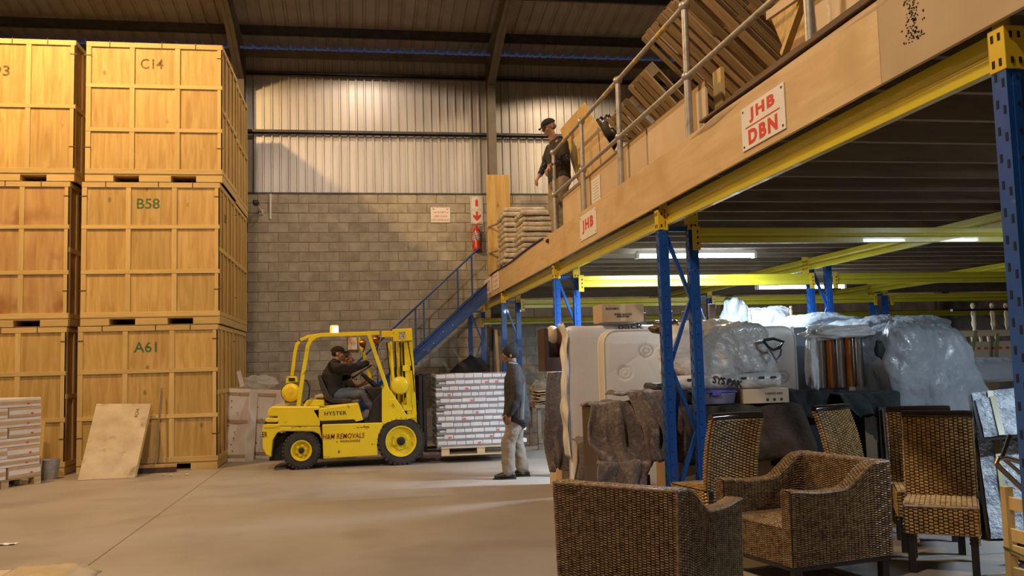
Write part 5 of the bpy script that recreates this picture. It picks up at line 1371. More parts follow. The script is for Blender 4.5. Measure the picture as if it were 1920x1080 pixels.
    # rolled corner cords
    for s in (-1, 1):
        m = MB().tube([(s*(hw-.006), D*i/20, top(D*i/20)) for i in range(21)], .010, 6); m.obj('edge_cord', rat1, t, smooth=True)
        m = MB().tube([(s*(hw-fl(zb)-.003), .0, zb), (s*(hw-.003), 0, ZBk)], .009, 6); m.obj('edge_cord', rat1, t, smooth=True)
    MB().tube([(-hw, -.0, ZBk), (hw, -.0, ZBk)], .010, 6).obj('edge_cord', rat1, t, smooth=True)
    return t
def place_by_back(lx, ly, rx, ry):
    """chair pose from the world position of its two back corners (left, right seen from behind)"""
    d = Vector((rx-lx, ry-ly)); return (lx+rx)/2, (ly+ry)/2, math.atan2(d.y, d.x)
x, y, a = place_by_back(1.14, 5.46, 1.70, 4.84)
armchair('woven rattan armchair with its back to the camera, nearest at the bottom', (x, y, 0), a)
armchair('woven rattan armchair facing left, in front of the tall rattan chairs', (3.41, 6.11, 0), math.radians(102.7))
blk_gloss = mat('black_lacquer_rail', (.018,.012,.010), rough=.18, coat=.6)
def dining(label, loc, rz):
    """faces -Y locally, origin on the floor below the back"""
    t = thing('rattan_dining_chair', label, 'chair', loc, rz, 'tall rattan dining chairs')
    W = .46; hw = W/2; H = 1.02; zs = .46; D = .46
    def yb(u, z): k = max(z-zs, 0)/(H-zs); return .05 - .035*math.sin(PI*u) *1 + .11*k*k + .02*k
    th = .05
    core = MB(); 
    def cf(u, v): z = .26+(H-.26)*v; return (-hw+W*u, yb(u, z)+.006, z)
    core.grid(cf, 10, 14); core.obj('back_core', rat_back, t, solid=.012)
    core2 = MB().grid(lambda u, v: (hw-W*u, yb(1-u, .26+(H-.26)*v)+th-.006, .26+(H-.26)*v), 10, 14); core2.obj('back_core', rat_back, t, solid=.012)
    def face(name, S, nu, nv, h=.010): m = MB(); weave(m, S, nu, nv, h); return tag(m.obj(name, rat2, t, smooth=True, ang=60), kind='stuff')
    face('back_front', lambda u, v: (-hw+W*u, yb(u, zs+(H-zs)*v), zs+(H-zs)*v), 15, 25)
    face('back_rear', lambda u, v: (hw-W*u, yb(1-u, .26+(H-.26)*v)+th, .26+(H-.26)*v), 15, 34)
    for s in (-1, 1):
        face('back_side', lambda u, v: (s*hw, (yb(0, zs+(H-zs)*v)+th*(u if s > 0 else 1-u)), zs+(H-zs)*v), 2, 25, .014)
        for k in range(1):
            m = MB(); nn = 13
            for i in range(nn): m.tube([(s*(hw-.028)+.028*math.cos(q), .07+.045*(1-i/nn)+.026*math.sin(q), .12+i*.026+.006*math.sin(q)) for q in [2*PI*j/10 for j in range(11)]], .012, 5)
            tag(m.obj('wrapped_leg', rat2, t, smooth=True), kind='stuff')
        MB().prism([(s*(hw-.028)-.02,.075),(s*(hw-.028)+.02,.075),(s*(hw-.028)+.02,.115),(s*(hw-.028)-.02,.115)], 0, .46, 'z').obj('leg', fblk, t, bevel=.004)
        MB().prism([(s*(hw-.035)-.024,-D+.04),(s*(hw-.035)+.024,-D+.04),(s*(hw-.035)+.024,-D+.088),(s*(hw-.035)-.024,-D+.088)], 0, .30, 'z').obj('leg', fblk, t, bevel=.004)
    MB().b2((-hw+.012, -D+.016, .275), (hw-.012, .06, .45)).obj('seat_core', rat_back, t)
    face('seat', lambda u, v: (-hw+W*u, -D+.01+(D+.03)*v, .462+.012*math.sin(PI*u)*math.sin(PI*v)), 14, 26, .008)
    face('apron_front', lambda u, v: (-hw+W*u, -D, .27+.185*v), 15, 8)
    face('apron_side', lambda u, v: (hw, -D+(D+.06)*u, .27+.185*v), 15, 8); face('apron_side', lambda u, v: (-hw, .06-(D+.06)*u, .27+.185*v), 15, 8)
    MB().tube([(-hw-.004, yb(0, H)+th/2, H+.012)]+[(-hw+W*i/10, yb(i/10, H)+th/2, H+.016) for i in range(1, 10)]+[(hw+.004, yb(1, H)+th/2, H+.012)], .034, 12).obj('top_rail', blk_gloss, t, smooth=True)
    MB().tube([(-hw-.002,-D-.004,.458),(hw+.002,-D-.004,.458)], .012, 6).obj('edge_cord', rat1, t, smooth=True)
    return t
d4 = dining('tall honey rattan chair furthest right, its whole seat showing', (4.11, 6.05, 0), -.62)
d3 = copy_tree(d4, 'tall honey rattan chair half hidden behind the furthest right one', (4.40, 6.68, 0), -.50)
d2 = copy_tree(d4, 'tall rattan chair showing only its backrest behind the armchair facing left', (4.16, 7.3, 0), .45)
d1 = copy_tree(d4, 'dimly lit tall rattan chair just right of the nearest blue rack frame', (2.87, 7.02, 0), PI+.18)
# ================================================================== DRAPES, BEDDING, WRAPPED FURNITURE
felt = mat('grey_brown_felt', (.155,.118,.105), (.095,.072,.066), rough=.95, scale=38, detail=8, bump=.5, bscale=60, spots=(.27,.20,.16), spot_scale=16, spot_lo=.56, spot_hi=.72, sheen=.3)
felt2 = mat("olive_brown_blanket", (.06,.042,.028), (.04,.03,.021), rough=.95, scale=12, bump=.5, bscale=40)
darkfab = mat('black_cloth', (.014,.016,.017), (.022,.024,.024), rough=.9, scale=8, bump=.3, bscale=20)
def drape(x0, x1, pathYZ, amp, folds, seed, mt, name, label, cat='blanket', nu=56, nv=30, hem=.06, th=.012, xs=0.0, twist=0):
    """cloth that follows a path in the YZ plane and swings into folds as it falls; x0,x1 may be per-path-point lists"""
    P = [Vector((0, a, b)) for a, b in pathYZ]; L = [0]
    for a, b in zip(P[:-1], P[1:]): L.append(L[-1]+(b-a).length)
    X0 = x0 if isinstance(x0, list) else [x0]*len(P); X1 = x1 if isinstance(x1, list) else [x1]*len(P)
    def f(u, v):
        s = v*L[-1]*(1+hem*noise.noise(Vector((u*4, seed, 0))) if v > .9 else 1); s = min(s, L[-1]*.999+ (s-L[-1] if s > L[-1] else 0))
        i = 0
        while i < len(L)-2 and s > L[i+1]: i += 1
        k = (s-L[i])/max(L[i+1]-L[i], 1e-6); p = P[i].lerp(P[i+1], k) if k <= 1 else P[i+1]+(P[i+1]-P[i])*(k-1)
        kk = max(0, min(k, 1)); xa = X0[i]+(X0[i+1]-X0[i])*kk; xb = X1[i]+(X1[i+1]-X1[i])*kk
        d = sm(v*1.25-.15)
        w = math.sin(u*folds*2*PI+seed+2.2*noise.noise(Vector((u*2, v*1.5, seed))))
        n1 = noise.noise(Vector((u*5, v*4, seed+7))); n2 = noise.noise(Vector((u*13, v*9, seed+3)))
        return (xa+(xb-xa)*u+.05*n1*d, p.y-amp*d*w-.05*n1*(.3+d)-.012*n2, p.z+.03*n1+.012*n2+.02*w*(1-d)*.5)
    m = MB().grid(f, nu, nv); return prop(m, name, label, cat, mt, smooth=True, ang=180, solid=th)
def boxthing(name, label, cat, a, b, mt, bevel=.006, rz=0): return prop(MB().b2(a, b), name, label, cat, mt, bevel=bevel)
def carton(label, a, b, mt=cbrown, group=None, tape=True):
    c = Vector(((a[0]+b[0])/2, (a[1]+b[1])/2, a[2])); t = thing('carton', label, 'box', c, group=group)
    m = shift(MB().b2(a, b), c); m.obj('carton_body', mt, t, bevel=.005)
    if tape: shift(MB().b2((c.x-.03, a[1]-.0015, a[2]+.01), (c.x+.03, a[1], b[2])).b2((c.x-.03, a[1], b[2]), (c.x+.03, b[1], b[2]+.0015)), c).obj('tape', cpale, t)
    return t
# -- first column by the third rack frame
darkbrown = wood('dark_brown_wood', (.055,.020,.014), (.035,.012,.009), 'z', 2.5, rough=.4, rand=.05, knots=False)
t = thing('wooden_cabinet', 'open dark brown wooden box on the blanket-covered cartons by the rack frame', 'cabinet', (2.30, 10.60, 1.40))
for a, b, nm in (((-.19,-.2,0),(.10,.2,.16),'base_block'),((-.19,-.2,.16),(-.14,.2,.50),'side_panel'),((.04,-.2,.16),(.16,.2,.52),'side_panel'),((-.14,.17,.16),(.04,.2,.36),'back_panel')): MB().b2(a, b).obj(nm, darkbrown, t, bevel=.003)
tag(MB().ball((.0, .24, .42), (.10,.10,.13), 16, 10).obj('wooden_ball', chip, t, smooth=True), 'round pale wooden ball behind the open box')  # separate ball behind the cabinet, only parented to it
carton('tall brown carton beneath the hanging blanket by the third rack frame', (2.28,10.45,0), (2.56,11.15,1.385), cpale)
drape([2.20,2.14,2.08,2.06,2.10], [2.46,2.46,2.44,2.43,2.44], [(10.46,1.36),(10.42,1.37),(10.36,1.0),(10.32,.6),(10.30,.28)], .035, 3, 1.2, felt, 'moving_blanket', 'grey brown felt blanket hanging from the cartons below the dark brown box', nu=40)
carton('low brown carton on the floor under the hanging felt blankets', (2.28,9.3,0), (2.50,9.75,.62), cpale)
drape([2.24,2.20,2.14,2.12], [2.48,2.48,2.48,2.46], [(9.7,.68),(9.24,.68),(9.17,.35),(9.14,.04)], .03, 2.5, 4.2, felt, 'moving_blanket', 'small felt blanket hanging low over the carton behind the nearest armchair', nu=30)
# bagged mattress and quilted mattress
bag = mat('white_mattress_bag', (.86,.83,.81), (.80,.77,.76), rough=.25, scale=2, bump=.5, bscale=6, coat=.3, alpha=.93)
t = thing('bagged_mattress', 'mattress in a white plastic bag standing on its side, with pack print on top', 'mattress', (3.2, 9.95, 0))
sb = softslab((-.93,-.12,0), (1.25,.12,1.90), .06, bag, 'mattress_body', '', '', amp=.02, parent=t)
def bagflap(u, v): return (-.93-.09*(1-v)*math.sin(PI*.5*(1-v))+.06*u*0-.02*u, -.14+.28*u+.02*noise.noise(Vector((u*5,v*9,1))), 1.50-1.1*(1-v)*1.0+.05*v+.02*noise.noise(Vector((u*6,v*5,2))))
MB().grid(lambda u, v: (-.95-.05*math.sin(v*PI)*(1-v)-.08*max(0,v-.9)*10*.6+.03*noise.noise(Vector((u*3,v*7,1))), -.15+.30*u, .45+1.48*v+.01*noise.noise(Vector((u*8,v*8,3)))), 12, 40).obj('bag_flap', bag, t, smooth=True, ang=180, solid=.003)
m = text_mb('pack', .10, bold=.03, width=.30); xf(m, Matrix.Translation((-.22,-.150,1.875)) ); m.obj('lettering', fblk, t)
quilt = None
def quilt_mat():
    m, N, L, B = _new('quilted_mattress_ticking'); B.inputs['Base Color'].default_value = (.84,.81,.78,1); B.inputs['Roughness'].default_value = .8
    return m
quilt = quilt_mat()
t = thing('mattress', 'long quilted white mattress standing on its side behind the rack frame and wrapped bundle', 'mattress', (3.62, 9.45, 0))
qw, qh = 2.16, 1.82
m = MB(); sp_ = [(-.62,1.60),(-.86,1.37),(-.62,1.10),(-.88,.82),(.55,1.58),(.90,1.27),(.30,1.0),(.75,.75),(-.15,1.4),(-.1,.9)]
def q_h(x, z):
    d = .012*abs(math.sin((x*2.1+.35*math.sin(z*5))*PI))**.35*abs(math.sin((z*2.0+.3*math.sin(x*4))*PI))**.35
    for sx, sz_ in sp_:
        r = math.hypot(x-sx, (z-sz_)*1.15); 
        if r < .11: d -= .010*math.exp(-((r-.075)/.012)**2)+.008*math.exp(-((r-.035)/.010)**2)
    e = min(x+qw/2, qw/2-x, z, qh-z); return d*sm(e/.06)+.0
def qf(u, v):
    x = -qw/2+qw*u; z = qh*v; cx, cz = abs(x)-(qw/2-.14), abs(z-qh/2)-(qh/2-.14)
    if cx > 0 and cz > 0:
        r = math.hypot(cx, cz); 
        if r > .14: k = .14/r; x = math.copysign(qw/2-.14+cx*k, x); z = qh/2+math.copysign(qh/2-.14+cz*k, z-qh/2)
    return (x, -.11-q_h(x, z)*1.3, z)
m.grid(qf, 200, 150); m.obj('quilted_face', quilt, t, smooth=True, ang=180)
def rrect(off, y):
    pts = []
    for cx, cz, a0 in ((qw/2-.14, qh-.14, 0), (-qw/2+.14, qh-.14, PI/2), (-qw/2+.14, .14, PI), (qw/2-.14, .14, 1.5*PI)):
        for k in range(7): a = a0+PI/2*k/6; pts.append((cx+(.14+off)*math.cos(a), y, cz+(.14+off)*math.sin(a)))
    return pts
m = MB().loft([rrect(0,-.11), rrect(.012,-.09), rrect(.012,.09), rrect(0,.11)]); m.obj('border', mat('mattress_border', (.58,.53,.48), rough=.7), t, smooth=True)
for yy in (-.112, .112): pp = rrect(.004, yy); MB().tube(pp+[pp[0]], .012, 6, cap=False).obj('piping', mat('piping_white', (.68,.64,.60), rough=.6) if 'piping_white' not in bpy.data.materials else bpy.data.materials['piping_white'], t, smooth=True)
# carton and table legs on top
c0 = carton('brown packing carton lying on top of the bagged mattress', (2.64,9.75,1.93), (3.12,10.15,2.13), cbrown)
for tx, z_, w in (('BODMIC', .15, .15), ('INTERSE A BOX SCALE', .085, .20), ('MOVING AND STORAGE', .06, .14)):
    m = text_mb(tx, .022, bold=.01, width=w); xf(m, Matrix.Translation((.0 if w > .15 else -.12 if tx == 'BODMIC' else .0, -.203, z_))); m.obj('lettering', fblk, c0)
t = thing('upturned_table', 'dark table turned upside down behind the mattress, only its legs showing', 'table', (3.5, 10.4, 1.88))
for x, y, h in ((-.25,-.1,.18),(.12,.0,.20),(.30,-.05,.19),(.62,-.1,.27)): MB().prism([(x,y),(x+.075,y),(x+.075,y+.07),(x,y+.07)], -.05, h, 'z').obj('leg', darkbrown, t, bevel=.003)
MB().b2((-.4,-.25,-.10), (.85,.3,-.05)).obj('table_top', darkbrown, t)
MB().b2((-.4,-.25,-1.88), (.85,.3,-.10)).obj('carton_below', cbrown, t) if False else carton('stack of cartons hidden behind the mattresses carrying the upturned table', (3.1,10.2,0), (4.3,10.8,1.77), cbrown)
# table under brown blanket with tubs
carton('large carton under the brown blanket behind the nearest rack frame', (2.90,8.15,0), (4.10,8.85,1.02), cbrown)
drape([2.86,2.86,2.88,2.90], [4.12,4.12,4.16,4.20], [(8.9,1.05),(8.10,1.05),(8.06,.85),(8.03,.55)], .018, 5, 2.7, felt2, 'brown_blanket', 'dark olive brown blanket draped over the carton behind the rattan chairs', nu=80)
TZ = 1.065
def tub(label, a, b, body, lid, nm='storage_tub'):
    c = Vector(((a[0]+b[0])/2, (a[1]+b[1])/2, a[2])); t = thing(nm, label, 'tub', c)
    w, d, h = (b[0]-a[0])/2, (b[1]-a[1])/2, b[2]-a[2]
    r = lambda k, z: [(-w*k,-d*k,z),(w*k,-d*k,z),(w*k,d*k,z),(-w*k,d*k,z)]
    MB().loft([r(.88,0), r(.96,h*.8)]).obj('tub_body', body, t, bevel=.012)
    MB().loft([r(1,h*.8), r(1,h*.9), r(.93,h)]).obj('lid', lid, t, bevel=.008)
    MB().b2((-w*.2,-d-.012,h*.62), (w*.2,-d-.0,h*.88)).obj('clip', lid, t, bevel=.004)
    return t
gtub = mat('dark_grey_plastic', (.035,.035,.04), rough=.45); 
tub('dark grey plastic storage tub beside the blue rack frame, on the brown blanket', (2.72,8.2,1.0), (3.04,8.6,1.28), gtub, gtub)
tub('clear plastic tub with a violet blue lid beside the flat carton', (3.07,8.15,TZ), (3.50,8.5,1.20), mat('cloudy_plastic', (.16,.15,.24), (.22,.21,.32), rough=.3), mat('violet_lid', (.10,.10,.42), rough=.35))
cf = carton('flat brown carton with red print on the brown blanket, right of the tub', (3.53,8.1,TZ), (3.99,8.5,1.20), cpale, tape=False)
for tx, zz, w in (('CAREFUL KIWI', .09, .17),): m = text_mb(tx, .022, bold=.01, width=w); xf(m, Matrix.Translation((.08, -.202, zz))); m.obj('lettering', mat('faded_red_print', (.45,.18,.10), rough=.8), cf)
s_ = MB()
for k in range(3): s_.b2((.0+.07*k,-.2015,.02), (.025+.07*k,-.2,.045))
tag(s_.obj('printed_symbol', fblk, cf), kind='stuff')
# wrapped bundle on top of the tubs
plas = mat('white_translucent_plastic', (.82,.79,.77), (.68,.66,.65), rough=.18, scale=2.4, bump=1.6, bscale=9, coat=.4, alpha=.90)
greyplas = mat('grey_translucent_plastic', (.34,.37,.41), (.46,.49,.54), rough=.20, scale=2.2, bump=1.5, bscale=9, coat=.4, alpha=.72)
def wrap(label, c, r, seed, mt, flat=.8, amp=.16, n=40, name='wrapped_bundle', cat='package', tx=0.0, floorz=None):
    def f(u, v):
        a = 2*PI*u; b_ = PI*v; d = Vector((math.cos(a)*math.sin(b_), math.sin(a)*math.sin(b_), math.cos(b_)))
        q = (abs(d.x)**6+abs(d.y)**6+abs(d.z)**6)**(-flat/6)
        rid = 1-abs(noise.noise(d*2.6+Vector((seed,1,0))))*2; rid2 = 1-abs(noise.noise(d*6+Vector((0,seed,2))))*2
        fold = (1-abs(noise.noise(Vector((d.x*7, d.y*7, d.z*1.3+seed))))*2)**3*.045+(1-abs(noise.noise(Vector((d.x*15+seed, d.y*15, d.z*3))))*2)**3*.018
        k = q*(1+fold+amp*noise.noise(d*1.6+Vector((seed,0,0)))+amp*.35*rid*.6+amp*.16*rid2)
        p = Vector((d.x*r[0]*k+tx*d.z*r[2], d.y*r[1]*k, d.z*r[2]*k))
        z = c[2]+p.z
        if floorz is not None: z = max(z, floorz)
        return (c[0]+p.x, c[1]+p.y, z)
    return prop(MB().grid(f, n*2, n), name, label, cat, mt, smooth=True, ang=180)
t = thing('plastic_wrapped_chair', 'bulky item in crumpled white plastic in front of the quilted mattress', 'package', (3.42, 8.45, 1.28))
o = wrap('x', (3.42,8.48,1.56), (.50,.22,.28), 4, plas, flat=.7, amp=.20, n=54); o.parent = t; o.location = o.location - t.location; o.name = 'crumpled_wrap'
for k in ('label','category'): del o[k]
t2 = thing('wrapped_roll', 'long white plastic roll with black print lying under the wrapped item', 'package', (3.43, 8.24, 1.275))
MB().tube([(-.5,0,0),(-.2,-.01,.005),(.2,0,0),(.52,0,.01)], [.068,.075,.072,.075], 16).obj('roll', plas, t2, smooth=True)
m = text_mb('SYS PAK', .07, bold=.03, width=.30); xf(m, Matrix.Translation((-.02,-.085,.0)) @ Matrix.Rotation(.2,4,'Y')); m.obj('lettering', fblk, t2)
for x in (.12,.30,.42,-.42): MB().b2((x,-.083,.02), (x+.05,-.076,.04)).obj('printed_bar', fblk, t2)
# umbrella and rods
p, q = aY(1238,628,8.6), aY(1268,614,8.6)
lump('leather_bag', 'dark brown leather bag lying on the wrapped item at the rack frame', 'bag', tuple(aY(1250,614,8.65)), (.16,.14,.075), 2, mat('dark_leather', (.045,.025,.02), (.07,.04,.03), rough=.35, scale=9), n=14)
a, b = aY(1296,612,8.5), aY(1378,630,8.35)
for k in range(3): prop(MB().cyl(a+Vector((0,.05*k,.012*k)), b+Vector((.02*k,.05*k,.0)), .010, 8), 'metal_rod', 'thin shiny rod lying on the wrapped item by the rack frame, %s of three' % ('nearest', 'middle', 'furthest')[k], 'rod', chrome, smooth=True)
for o in [o for o in COL.objects if o.name.startswith('metal_rod')]: o['group'] = 'rods on the wrapped item'
a, b = aY(1268,612,8.5), aY(1310,626,8.4); prop(MB().tube([a, (a+b)/2+Vector((0,0,.02)), b], [.03,.05,.035], 10), 'folded_umbrella', 'mauve folded umbrella lying across the wrapped item', 'umbrella', mat('mauve_fabric', (.10,.07,.10), (.15,.11,.15), rough=.6), smooth=True)
t = thing('carry_handle', 'black handle with a violet wrist loop hanging over the wrapped item', 'handle', aY(1452,655,8.2))
g = [(1432,638),(1450,635),(1469,641),(1462,652),(1450,656),(1441,651),(1434,642),(1432,638)]
MB().tube([aY(x, y, 8.2)-t.location for x, y in g], .014, 8).obj('grip', fblk, t, smooth=True)
g = [(1440,650),(1446,660),(1455,675),(1463,666),(1465,656),(1458,648)]
MB().tube([aY(x, y, 8.2)-t.location for x, y in g], .010, 8).obj('loop', mat('violet_cord', (.14,.12,.26), rough=.5), t, smooth=True)
MB().tube([aY(1455,675,8.2)-t.location, aY(1457,682,8.2)-t.location], .008, 6).obj('clasp', chrome, t)
# big felt blankets over dark box
boxthing('dark_chest', 'dark brown box under the thrown felt blankets', 'box', (2.10,8.06,0), (2.50,8.62,1.08), darkbrown)
boxthing('low_dark_box', 'low dark box on the floor left of the nearest rack frame', 'box', (2.06,7.74,0), (2.48,8.0,.50), darkbrown)
drape([2.08,2.04,1.98,1.96,2.02,2.04], [2.52,2.52,2.52,2.52,2.50,2.46], [(8.6,1.10),(8.0,1.12),(7.86,.95),(7.80,.78),(7.72,.66),(7.66,.58)], .03, 1.6, 3.3, felt, 'moving_blanket', 'thick grey felt blanket thrown over the dark box beside the rack frame', nu=60, nv=44, th=.02)
drape([2.30,2.34,2.40,2.46], [2.70,2.73,2.76,2.74], [(8.5,1.19),(7.86,1.21),(7.70,.95),(7.64,.62)], .045, 1.4, 6.0, felt, 'moving_blanket', 'second felt blanket folded over the first, its corner hanging by the rack frame', nu=44, nv=40, th=.02)
drape([2.06,1.98,1.94], [2.46,2.44,2.36], [(7.95,.66),(7.62,.62),(7.52,.40)], .05, 1.2, 9.0, felt, 'moving_blanket', 'flap of felt blanket hanging lowest, above the back of the nearest armchair', nu=36, nv=26, th=.02)
# dark cloths and cabinet, centre
boxthing('black_cabinet', 'black cabinet under the dark cloth behind the tall rattan chairs', 'cabinet', (4.22,8.35,0), (4.9,8.85,1.08), mat('black_laminate', (.010,.013,.018), rough=.4))
drape([4.00,4.02,4.06,4.1], [4.56,4.56,4.54,4.5], [(9.0,1.14),(8.30,1.15),(8.26,1.0),(8.24,.9)], .02, 2, 5, darkfab, 'dark_cloth', 'black cloth over the cabinet right of the flat carton', 'cloth', nu=50)
drape([4.48,4.52,4.62,4.7], [5.16,5.18,5.16,5.14], [(8.9,1.10),(8.15,1.12),(8.08,.98),(8.1,.9)], .03, 1.5, 8, darkfab, 'dark_cloth', 'dark green grey cloth with a curled end, below the shiny rolls', 'cloth', nu=50)
t = thing('folding_table', 'black folding table standing upright behind the tall rattan chairs', 'table', (4.85, 7.95, 0))
MB().b2((-.05,-.02,.1), (.42,.02,1.0)).obj('table_top', fblk, t)
for x in (.0, .08): MB().cyl((x,-.04,.1), (x-.02,-.04,.98), .011, 8).obj('leg', chrome, t, smooth=True)
# trolley legs seen under blanket
t = thing('trolley', 'low trolley with chrome legs under the brown blanket', 'trolley', (4.0, 7.95, 0))
for x in (-.02,.10): MB().cyl((x,0,.06), (x,0,.5), .014, 8).obj('leg', galv, t, smooth=True)
MB().cyl((-.12,0,.30), (.2,0,.30), .010, 8).obj('rung', galv, t, smooth=True)
for x in (-.02,.10): MB().cyl((x,-.015,.035), (x,.015,.035), .035, 14).obj('castor', fblk, t, smooth=True)
MB().b2((-.2,.05,.48), (.35,.3,.52)).obj('deck', fblk, t)
# grey board, shiny rolls, plastic
gb = MB().b2((4.72,9.75,0), (5.55,9.79,1.83)); prop(gb, 'grey_board', 'large steel grey board standing behind the shiny rolls', 'board', mat('steel_grey_board', (.12,.14,.15), (.09,.10,.11), rough=.3, metal=.3, scale=2), bevel=.004)
gb = MB().b2((4.69,9.4,0), (4.73,9.74,1.83)); prop(gb, 'edge_strip', 'narrow white panel edge between the quilted mattress and the grey board', 'board', cwhite, bevel=.004)
copper = mat('copper_foil', (.62,.26,.08), (.50,.19,.05), rough=.22, metal=1, scale=3, stretch=(6,6,.5)); silver = mat('silver_foil', (.55,.58,.60), (.35,.37,.39), rough=.2, metal=1, scale=3, stretch=(6,6,.5))
rolls = [(4.76,silver,'leftmost, silver'),(4.87,copper,'second, copper'),(4.98,silver,'third, silver'),(5.09,copper,'fourth, copper'),(5.20,silver,'rightmost, silver')]
for k, (x, mt, lb) in enumerate(rolls):
    t = thing('foil_roll', 'upright shiny foil roll behind the dark cloths, %s' % lb, 'roll', (x+.02, 8.95+.012*(k % 2), 1.16), group='upright shiny foil rolls')
    MB().lathe([(.001,0),(.050,0),(.050,.52),(.001,.52)], 20, cap=False).obj('roll_body', mt, t, smooth=True)
    rb = MB()
    for i in range(26): rb.box((.02,-.047,.02+i*.019), (.005,.005,.007))
    tag(rb.obj('perforation', silver, t), kind='stuff')
wrap('crumpled white film bunched over the tops of the shiny foil rolls', (5.0,8.95,1.74), (.34,.14,.07), 9, plas, amp=.5, flat=.5, name='plastic_film', cat='plastic')
wrap('twisted white film hanging left of the shiny foil rolls', (4.67,8.92,1.45), (.05,.06,.26), 12, plas, amp=.5, flat=.5, n=24, name='plastic_film', cat='plastic')
# large wrapped sofa and items behind
brownf = mat('brown_upholstery', (.12,.055,.03), (.08,.04,.025), rough=.7)
boxthing('brown_armchair_core', 'brown armchair inside the large grey plastic sheet', 'armchair', (5.50,8.75,0), (6.1,9.25,1.50), brownf, bevel=.12)
wrap('large item under grey translucent plastic hanging in long folds, behind the rattan chairs', (5.86,8.95,1.17), (.56,.42,.60), 21, greyplas, flat=.75, amp=.17, n=64, tx=-.10)
lump('dark_opening', 'dark hole torn in the grey plastic sheet', 'hole', tuple(aY(1649,655,8.55)), (.05,.03,.09), 2, black, n=10)
wrap('crumpled pale plastic bundle with brown tape at the back right', (6.6,10.6,1.62), (.72,.35,.32), 31, greyplas, flat=.7, amp=.25, n=56)
wrap('second pale plastic bundle behind the large grey sheet', (5.95,11.0,1.72), (.60,.3,.28), 37, greyplas, flat=.6, amp=.28, n=44)
for k, (a, b) in enumerate((((1830,620),(1822,665)),((1870,625),(1868,685)))):
    o = MB().bar(aY(*a, 10.15), aY(*b, 10.15), .05, .004, (0,1,0)).obj('brown_tape', mat('olive_tape', (.22,.19,.08), rough=.4) if 'olive_tape' not in bpy.data.materials else bpy.data.materials['olive_tape'])
    tag(o, 'strip of olive brown tape on the pale plastic bundle, %s' % ('left one', 'right one')[k], 'tape')
wrap('long grey wrapped roll lying above the bubble-wrapped frames at the right edge', (7.1,9.9,1.28), (.95,.25,.14), 41, greyplas, flat=.6, amp=.22, n=40)
carton('brown cartons hidden under the pale plastic bundles', (5.3,10.3,0), (7.9,11.3,1.30), cbrown)
wrap('bright white crumpled plastic sheeting under the far strip light', (5.75,12.3,1.98), (.30,.25,.22), 51, mat('bright_white_plastic', (.80,.80,.80), (.7,.7,.7), rough=.2, alpha=.95, bump=1, bscale=6, scale=3), amp=.35, flat=.5, n=34, name='plastic_sheeting', cat='plastic')
wrap('tall twist of clear plastic standing left of the bright white sheeting', (5.25,12.2,2.05), (.16,.14,.26), 57, greyplas, amp=.45, flat=.3, n=24, name='plastic_sheeting', cat='plastic')
carton('cartons carrying the bright white plastic sheeting', (4.9,11.95,0), (6.05,12.8,1.76), cbrown)
def spindle(x, y, z, h, label, grp=None):
    m = MB().lathe([(.016,0),(.024,h*.08),(.014,h*.16),(.026,h*.3),(.018,h*.5),(.026,h*.7),(.013,h*.82),(.024,h*.9),(.02,h*.96),(.004,h)], 12, Matrix.Translation((x,y,z)))
    return tag(m.obj('turned_post', chip, smooth=True), label, 'post', grp)
p = aY(1406,604,12); spindle(p.x, 12, p.z-.02, .22, 'small turned wooden post before the bright white sheeting')
p = aY(1484,605,12); spindle(p.x, 12, p.z-.02, .26, 'turned wooden post right of the bright white sheeting')
# turned bedsteads at the right edge
t = thing('turned_bedstead', 'pale bedstead with turned spindles stacked at the right edge', 'bedstead', (8.0, 11.0, 0))
for k, px in enumerate((1826,1862,1888,1897,1905,1915)):
    x = aY(px, 600, 11.0).x-8.0; h = .42
    MB().lathe([(.02,0),(.032,.03),(.018,.08),(.034,.14),(.024,.2),(.034,.28),(.018,.34),(.034,.39),(.02,.42)], 12, Matrix.Translation((x,0,aY(px, 624, 11).z-.02))).obj('spindle', chip, t, smooth=True)
MB().b2((-.2,-.03,1.70), (.9,.03,1.78)).obj('rail', chip, t); MB().b2((-.2,-.03,1.35), (.9,.03,1.42)).obj('rail', chip, t); MB().b2((-.2,-.03,2.04), (.9,.02,2.07)).obj('rail', darkbrown, t)
for k in range(5): MB().bar((.0+.12*k,0,1.42), (-.04+.12*k,0,1.70), .03, .03, (0,1,0)).obj('slat', chip, t)
for x in (-.15, .8): MB().b2((x,-.03,0), (x+.06,.03,1.72)).obj('leg', chip, t)
cc_ = carton('brown carton with a red and white tape band at the right edge', (7.35,10.3,1.28), (8.3,10.7,1.62), cpale, tape=False)
for k in range(8): MB().b2((-.4+.1*k,-.2015,.24), (-.35+.1*k,-.2,.27)).obj('tape_stripe', redp, cc_)
